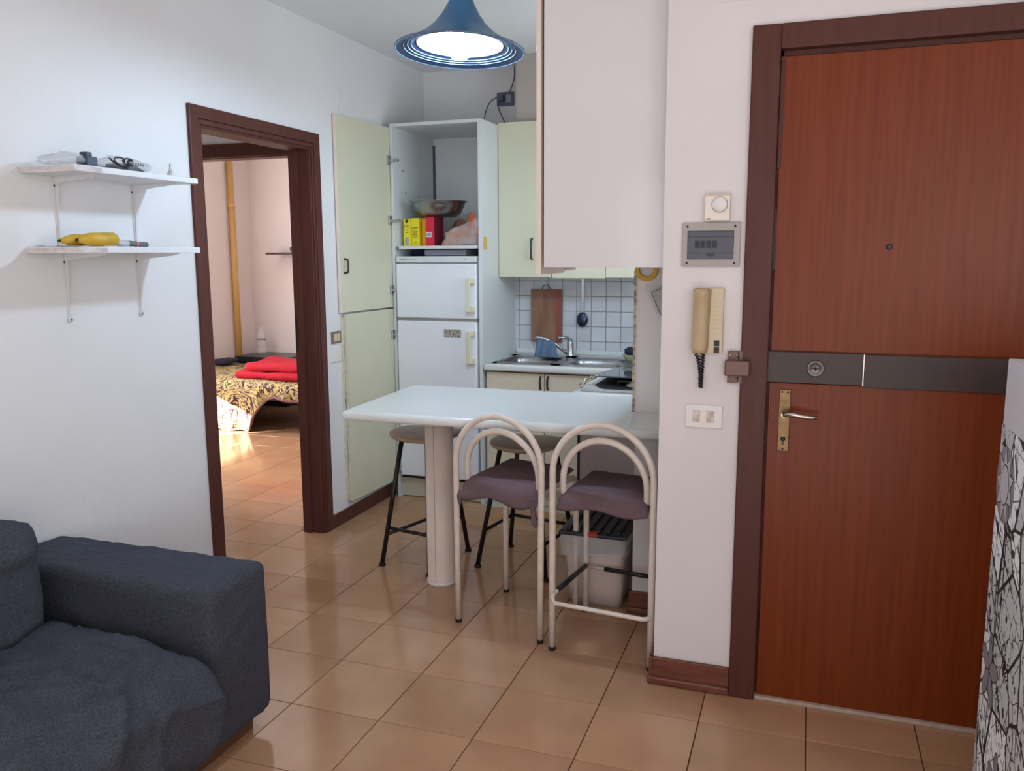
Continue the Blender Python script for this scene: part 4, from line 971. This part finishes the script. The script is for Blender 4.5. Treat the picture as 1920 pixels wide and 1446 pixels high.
# ================================================================ sofa
sf = empty('sofa', (-1.95, 1.3, 0), 'dark denim-grey fabric sofa against the left wall', 'sofa')
def soft_box(name, x0, x1, y0, y1, z0, z1, rad, amp, seed, m, parent, nx=26, ny=26, nz=14, puff=0, fold=0, cuts=22):
    b = B(); bmesh.ops.create_cube(b.bm, size=2)
    bmesh.ops.subdivide_edges(b.bm, edges=b.bm.edges[:], cuts=cuts, use_grid_fill=True)
    hx, hy, hz = (x1-x0)/2, (y1-y0)/2, (z1-z0)/2; c = V(((x0+x1)/2, (y0+y1)/2, (z0+z1)/2))
    for v in b.bm.verts:
        p = V((v.co.x*hx, v.co.y*hy, v.co.z*hz)); q = V((max(-(hx-rad), min(hx-rad, p.x)), max(-(hy-rad), min(hy-rad, p.y)), max(-(hz-rad), min(hz-rad, p.z))))
        d = p-q; nrm = d.normalized() if d.length > 1e-6 else V((0, 0, 0))
        if d.length > rad: p = q+nrm*rad
        n1 = noise.noise(V((p.x*5+seed, p.y*5, p.z*5)))*amp
        if fold: n1 += fold*abs(noise.noise(V((p.x*3.1+seed, p.y*9, p.z*3))))*-1 + fold*.7*noise.noise(V((p.x*13, p.y*6+seed, p.z*10)))
        if puff: p.z += puff*(1-(v.co.x)**2)*(1-(v.co.y)**2)*(1 if v.co.z > 0 else 0)
        v.co = c+p+nrm*n1
    return b.done(name, m, parent, smooth=True)
def crumple(o, amp, sc_, seed, seat=False):
    me = o.data; me.calc_loop_triangles()
    nr = [v.normal.copy() for v in me.vertices]
    for v, n in zip(me.vertices, nr):
        p = v.co*sc_; wv = V((noise.noise(p*.6+V((seed, 0, 0))), noise.noise(p*.6+V((0, seed, 0))), 0))*1.6
        r1 = 1-abs(noise.noise(V((p.x*.8, p.y*1.5, p.z))+wv+V((seed, 0, 0))))*2.4
        r2 = 1-abs(noise.noise(V((p.x*2.2, p.y*1.2, p.z*1.6))+wv*1.3+V((0, seed, 3))))*2.4
        v.co += n*amp*(max(0, r1)**3*1.0+max(0, r2)**3*.45)
ar = soft_box('arm', -2.41, -1.572, 1.875, 2.15, .055, .552, .028, .006, 1, sofa_m, sf, cuts=44)
crumple(ar, .004, 5.5, 4)
B().tube([(-1.585, 1.884, .08), (-1.583, 1.884, .30), (-1.583, 1.888, .520), (-1.583, 1.90, .541), (-1.583, 2.0, .5445), (-1.583, 2.125, .541), (-1.583, 2.139, .520), (-1.583, 2.142, .30), (-1.585, 2.142, .08)], .0045, 8).done('arm_seam', sofa_m, sf)
soft_box('arm', -2.41, -1.572, .02, .29, .055, .552, .028, .006, 4, sofa_m, sf)
soft_box('base_frame', -2.41, -1.60, .27, 1.88, .055, .29, .03, .004, 2, sofa_m, sf)
sc_o = soft_box('seat_cushion', -2.2, -1.50, .30, 1.855, .12, .40, .085, .016, 3, sofa_m, sf, puff=.055, fold=.012, cuts=84)
crumple(sc_o, .020, 4.2, 11)
bc_ = soft_box('back_cushion', -2.41, -2.06, .30, 1.80, .36, .745, .10, .014, 6, sofa_m, sf, puff=.02, fold=.01, cuts=50)
crumple(bc_, .010, 4.5, 21)
B().box(-2.38, -1.62, .08, 2.10, .0, .056).done('plinth', sofa_w, sf)

# ================================================================ low cupboard at the right with comic print
XC = .462
cpd = empty('low_cupboard', (.70, 1.7, 0), 'white low cupboard at the right edge covered with black and white comic print', 'cupboard')
B().box(XC, 1.0, 1.30, 2.30, 0, 1.247, bev=.003).done('cupboard_body', mat('cupboard_white', (206, 198, 198), .5, noise_amt=.03), cpd)
B().box(XC-.0015, XC, 1.301, 2.298, .004, 1.088).done('print_sheet', comic, cpd)
# bold drawn shapes of the print: a rayed oval and leaf outlines
paper = mat('print_paper', (190, 184, 186), .5); greyk = mat('print_grey', (132, 128, 132), .5)
def oval(y, z, ry, rz, name, m, dx): B().prism([(XC-dx, y+ry*math.cos(2*PI*k/28), z+rz*math.sin(2*PI*k/28)) for k in range(28)], (.0004, 0, 0)).done(name, m, cpd)
def star(y, z, r1, r2, n, name, m, dx):
    B().prism([(XC-dx, y+(r1 if k % 2 == 0 else r2)*math.cos(PI*k/n), z+(r1 if k % 2 == 0 else r2)*1.1*math.sin(PI*k/n)) for k in range(2*n)], (.0004, 0, 0)).done(name, m, cpd)
oval(2.215, .955, .092, .092, 'print_shape', greyk, .0020)
star(2.215, .955, .088, .052, 9, 'print_shape', inkd, .0024); star(2.215, .955, .083, .047, 9, 'print_shape', paper, .0028)
oval(2.215, .955, .044, .05, 'print_shape', inkd, .0032); oval(2.215, .955, .040, .046, 'print_shape', paper, .0036)
for (y, z, n_) in ((2.21, .49, 5), (2.05, .26, 6)):
    for k in range(n_):
        a = 2*PI*k/n_+.3
        for rr_, mm, dx in ((.047, inkd, .0020+.0002*k), (.043, greyk, .0021+.0002*k)):
            B().prism([(XC-dx, y+math.cos(a)*.05+rr_*(math.cos(a)*math.cos(q)-.5*math.sin(a)*math.sin(q)), z+math.sin(a)*.05+rr_*(math.sin(a)*math.cos(q)+.5*math.cos(a)*math.sin(q))) for q in [2*PI*i/20 for i in range(20)]], (.0001, 0, 0)).done('print_shape', mm, cpd)
for (ya, za, yb, zb) in ((2.29, .86, 2.05, .74), (2.29, .70, 2.12, .60), (2.27, .62, 2.02, .40), (2.29, .33, 2.04, .13), (2.16, 1.07, 2.15, .62), (2.22, .74, 2.16, .42), (2.2, .42, 2.18, .06), (2.26, .30, 2.06, .20)):
    d = V((0, yb-ya, zb-za)).normalized(); n_ = V((0, -d.z, d.y))*.0022
    B().prism([V((XC-.0024, ya, za))+n_, V((XC-.0024, yb, zb))+n_, V((XC-.0024, yb, zb))-n_, V((XC-.0024, ya, za))-n_], (.0004, 0, 0)).done('print_line', inkd, cpd)
text('print_word', 'Chok!', inkd, cpd, (XC-.0030, 2.11, .60), .06, Matrix(((0, 0, -1), (-1, 0, 0), (0, 1, 0))) @ Matrix.Rotation(-.9, 3, 'Z'), .6)

# ================================================================ bedroom
bed = empty('bed', (-4.3, 6.5, 0), 'low bed with a gold and dark patterned cover, seen through the doorway', 'bed')
BX0, BX1, BY0, BY1, BZ = -5.42, -3.3, 5.99, 6.99, .425
B().box(BX0, BX1, BY0+.06, BY1, .26, BZ-.01, bev=.03).done('mattress', mat('sheet_grey', (90, 84, 92), .9), bed)
for x in (-5.3, -3.45):
    for y in (6.12, 6.9): B().box(x, x+.05, y, y+.05, 0, .27).done('leg', blackp, bed)
cv = B()
def hem_z(x):
    if x < -4.47: return .012+.008*math.sin(x*30)
    t = (x+4.47)/.26
    if t < 1: return .012+.295*(math.sin(t*PI/2)**.8)
    return .307-.05*min(1, (t-1)/1.6)+.006*math.sin(x*22)
def cover(u, v):
    x = BX0+(BX1-BX0)*u
    if v < .5:
        s0 = v/.5; hz_ = hem_z(x); z = hz_+(BZ-hz_)*s0
        y = BY0-.02-.015*math.sin(x*21)*(1-s0)-.012*math.sin(x*47)*(1-s0)+.035*s0**6
    else:
        s0 = (v-.5)/.5; z = BZ+.012*noise.noise(V((x*4, s0*4, 0)))+.012*min(1, s0*8); y = BY0+.015+(BY1-BY0)*s0
    return V((x, y, z))
cv.grid(cover, 110, 40, thick=.006); cv.done('bed_cover', damask, bed, smooth=True)
tr = B().tube([V((x_, BY0-.028-.015*math.sin(x_*21), hem_z(x_)+.004)) for x_ in [BX0+(BX1-BX0)*k/120 for k in range(121)]], .011, 8).done('cover_piping', mat('piping', (134, 96, 92), .9, noise_amt=.3, nscale=50), bed)
rb = empty('folded_quilt', (-4.45, 6.35, BZ), 'folded bright red quilt lying on the patterned bed', 'quilt')
soft_box('quilt_fold', -4.70, -3.9, 6.08, 6.56, BZ+.006, BZ+.078, .038, .012, 5, red_fab, rb, fold=.008)
soft_box('quilt_fold', -4.62, -3.9, 6.11, 6.58, BZ+.07, BZ+.156, .045, .016, 8, red_fab, rb, fold=.012)
o = soft_box('pillow', -5.42, -5.28, 6.72, 6.95, BZ+.028, BZ+.075, .03, .01, 9, mat('dark_cloth', (52, 48, 66), .9), None); tag(o, 'small dark cloth bundle on the bed beside the yellow pipe', 'cloth')
o = B().box(-5.404, -4.80, 7.04, 7.46, .44, .50, bev=.003).box(-5.39, -4.86, 7.10, 7.44, 0, .44).done('nightstand', blackn); tag(o, 'low black nightstand behind the bed', 'nightstand')
bt = empty('water_bottle', (-5.28, 7.32, .501), 'empty clear plastic water bottle on the black nightstand', 'bottle')
B().lathe([(0, 0), (.038, 0), (.043, .01), (.043, .06), (.039, .068), (.043, .076), (.043, .13), (.039, .138), (.043, .146), (.042, .19), (.02, .235), (.014, .245), (.014, .262), (0, .262)], (-5.28, 7.32, .501), 24).done('bottle_body', pet, bt, smooth=True)
B().lathe([(0, .258), (.017, .26), (.017, .278), (0, .28)], (-5.28, 7.32, .501), 16).done('cap', mat('pale_cap', (214, 200, 204), .4), bt)
B().lathe([(.0435, .14), (.0445, .142), (.0445, .152), (.0435, .154)], (-5.28, 7.32, .501), 24, cap=False).done('label_band', mat('band_grey', (150, 140, 150), .4), bt)
pp = empty('yellow_pipe', (-5.44, 7.16, 0), 'yellow vertical pipe running up the bedroom corner wall', 'pipe')
B().cyl((-5.44, 7.16, .0), (-5.44, 7.16, 2.66), .031, n=20).done('pipe', pipe_m, pp)
B().cyl((-5.44, 7.16, 1.96), (-5.44, 7.16, 2.0), .034, n=20).done('coupling', pipe_m, pp)
o = B().box(-5.14, -4.5, 7.26, 7.5, 1.505, 1.525, bev=.002).done('bedroom_shelf', darkshelf); tag(o, 'thin dark shelf on the bedroom wall', 'shelf')
vs_ = B(); 
vs_.lathe([(0, 0), (.03, 0), (.045, .02), (.05, .04), (.042, .055), (.035, .05), (.03, .02), (0, .01)], (-4.88, 7.38, 1.526), 20)
o = vs_.done('ornament', mat('ornament_grey', (150, 132, 124), .4, rgb2=(60, 52, 52), nscale=50)); tag(o, 'small patterned ornament on the bedroom shelf', 'ornament')
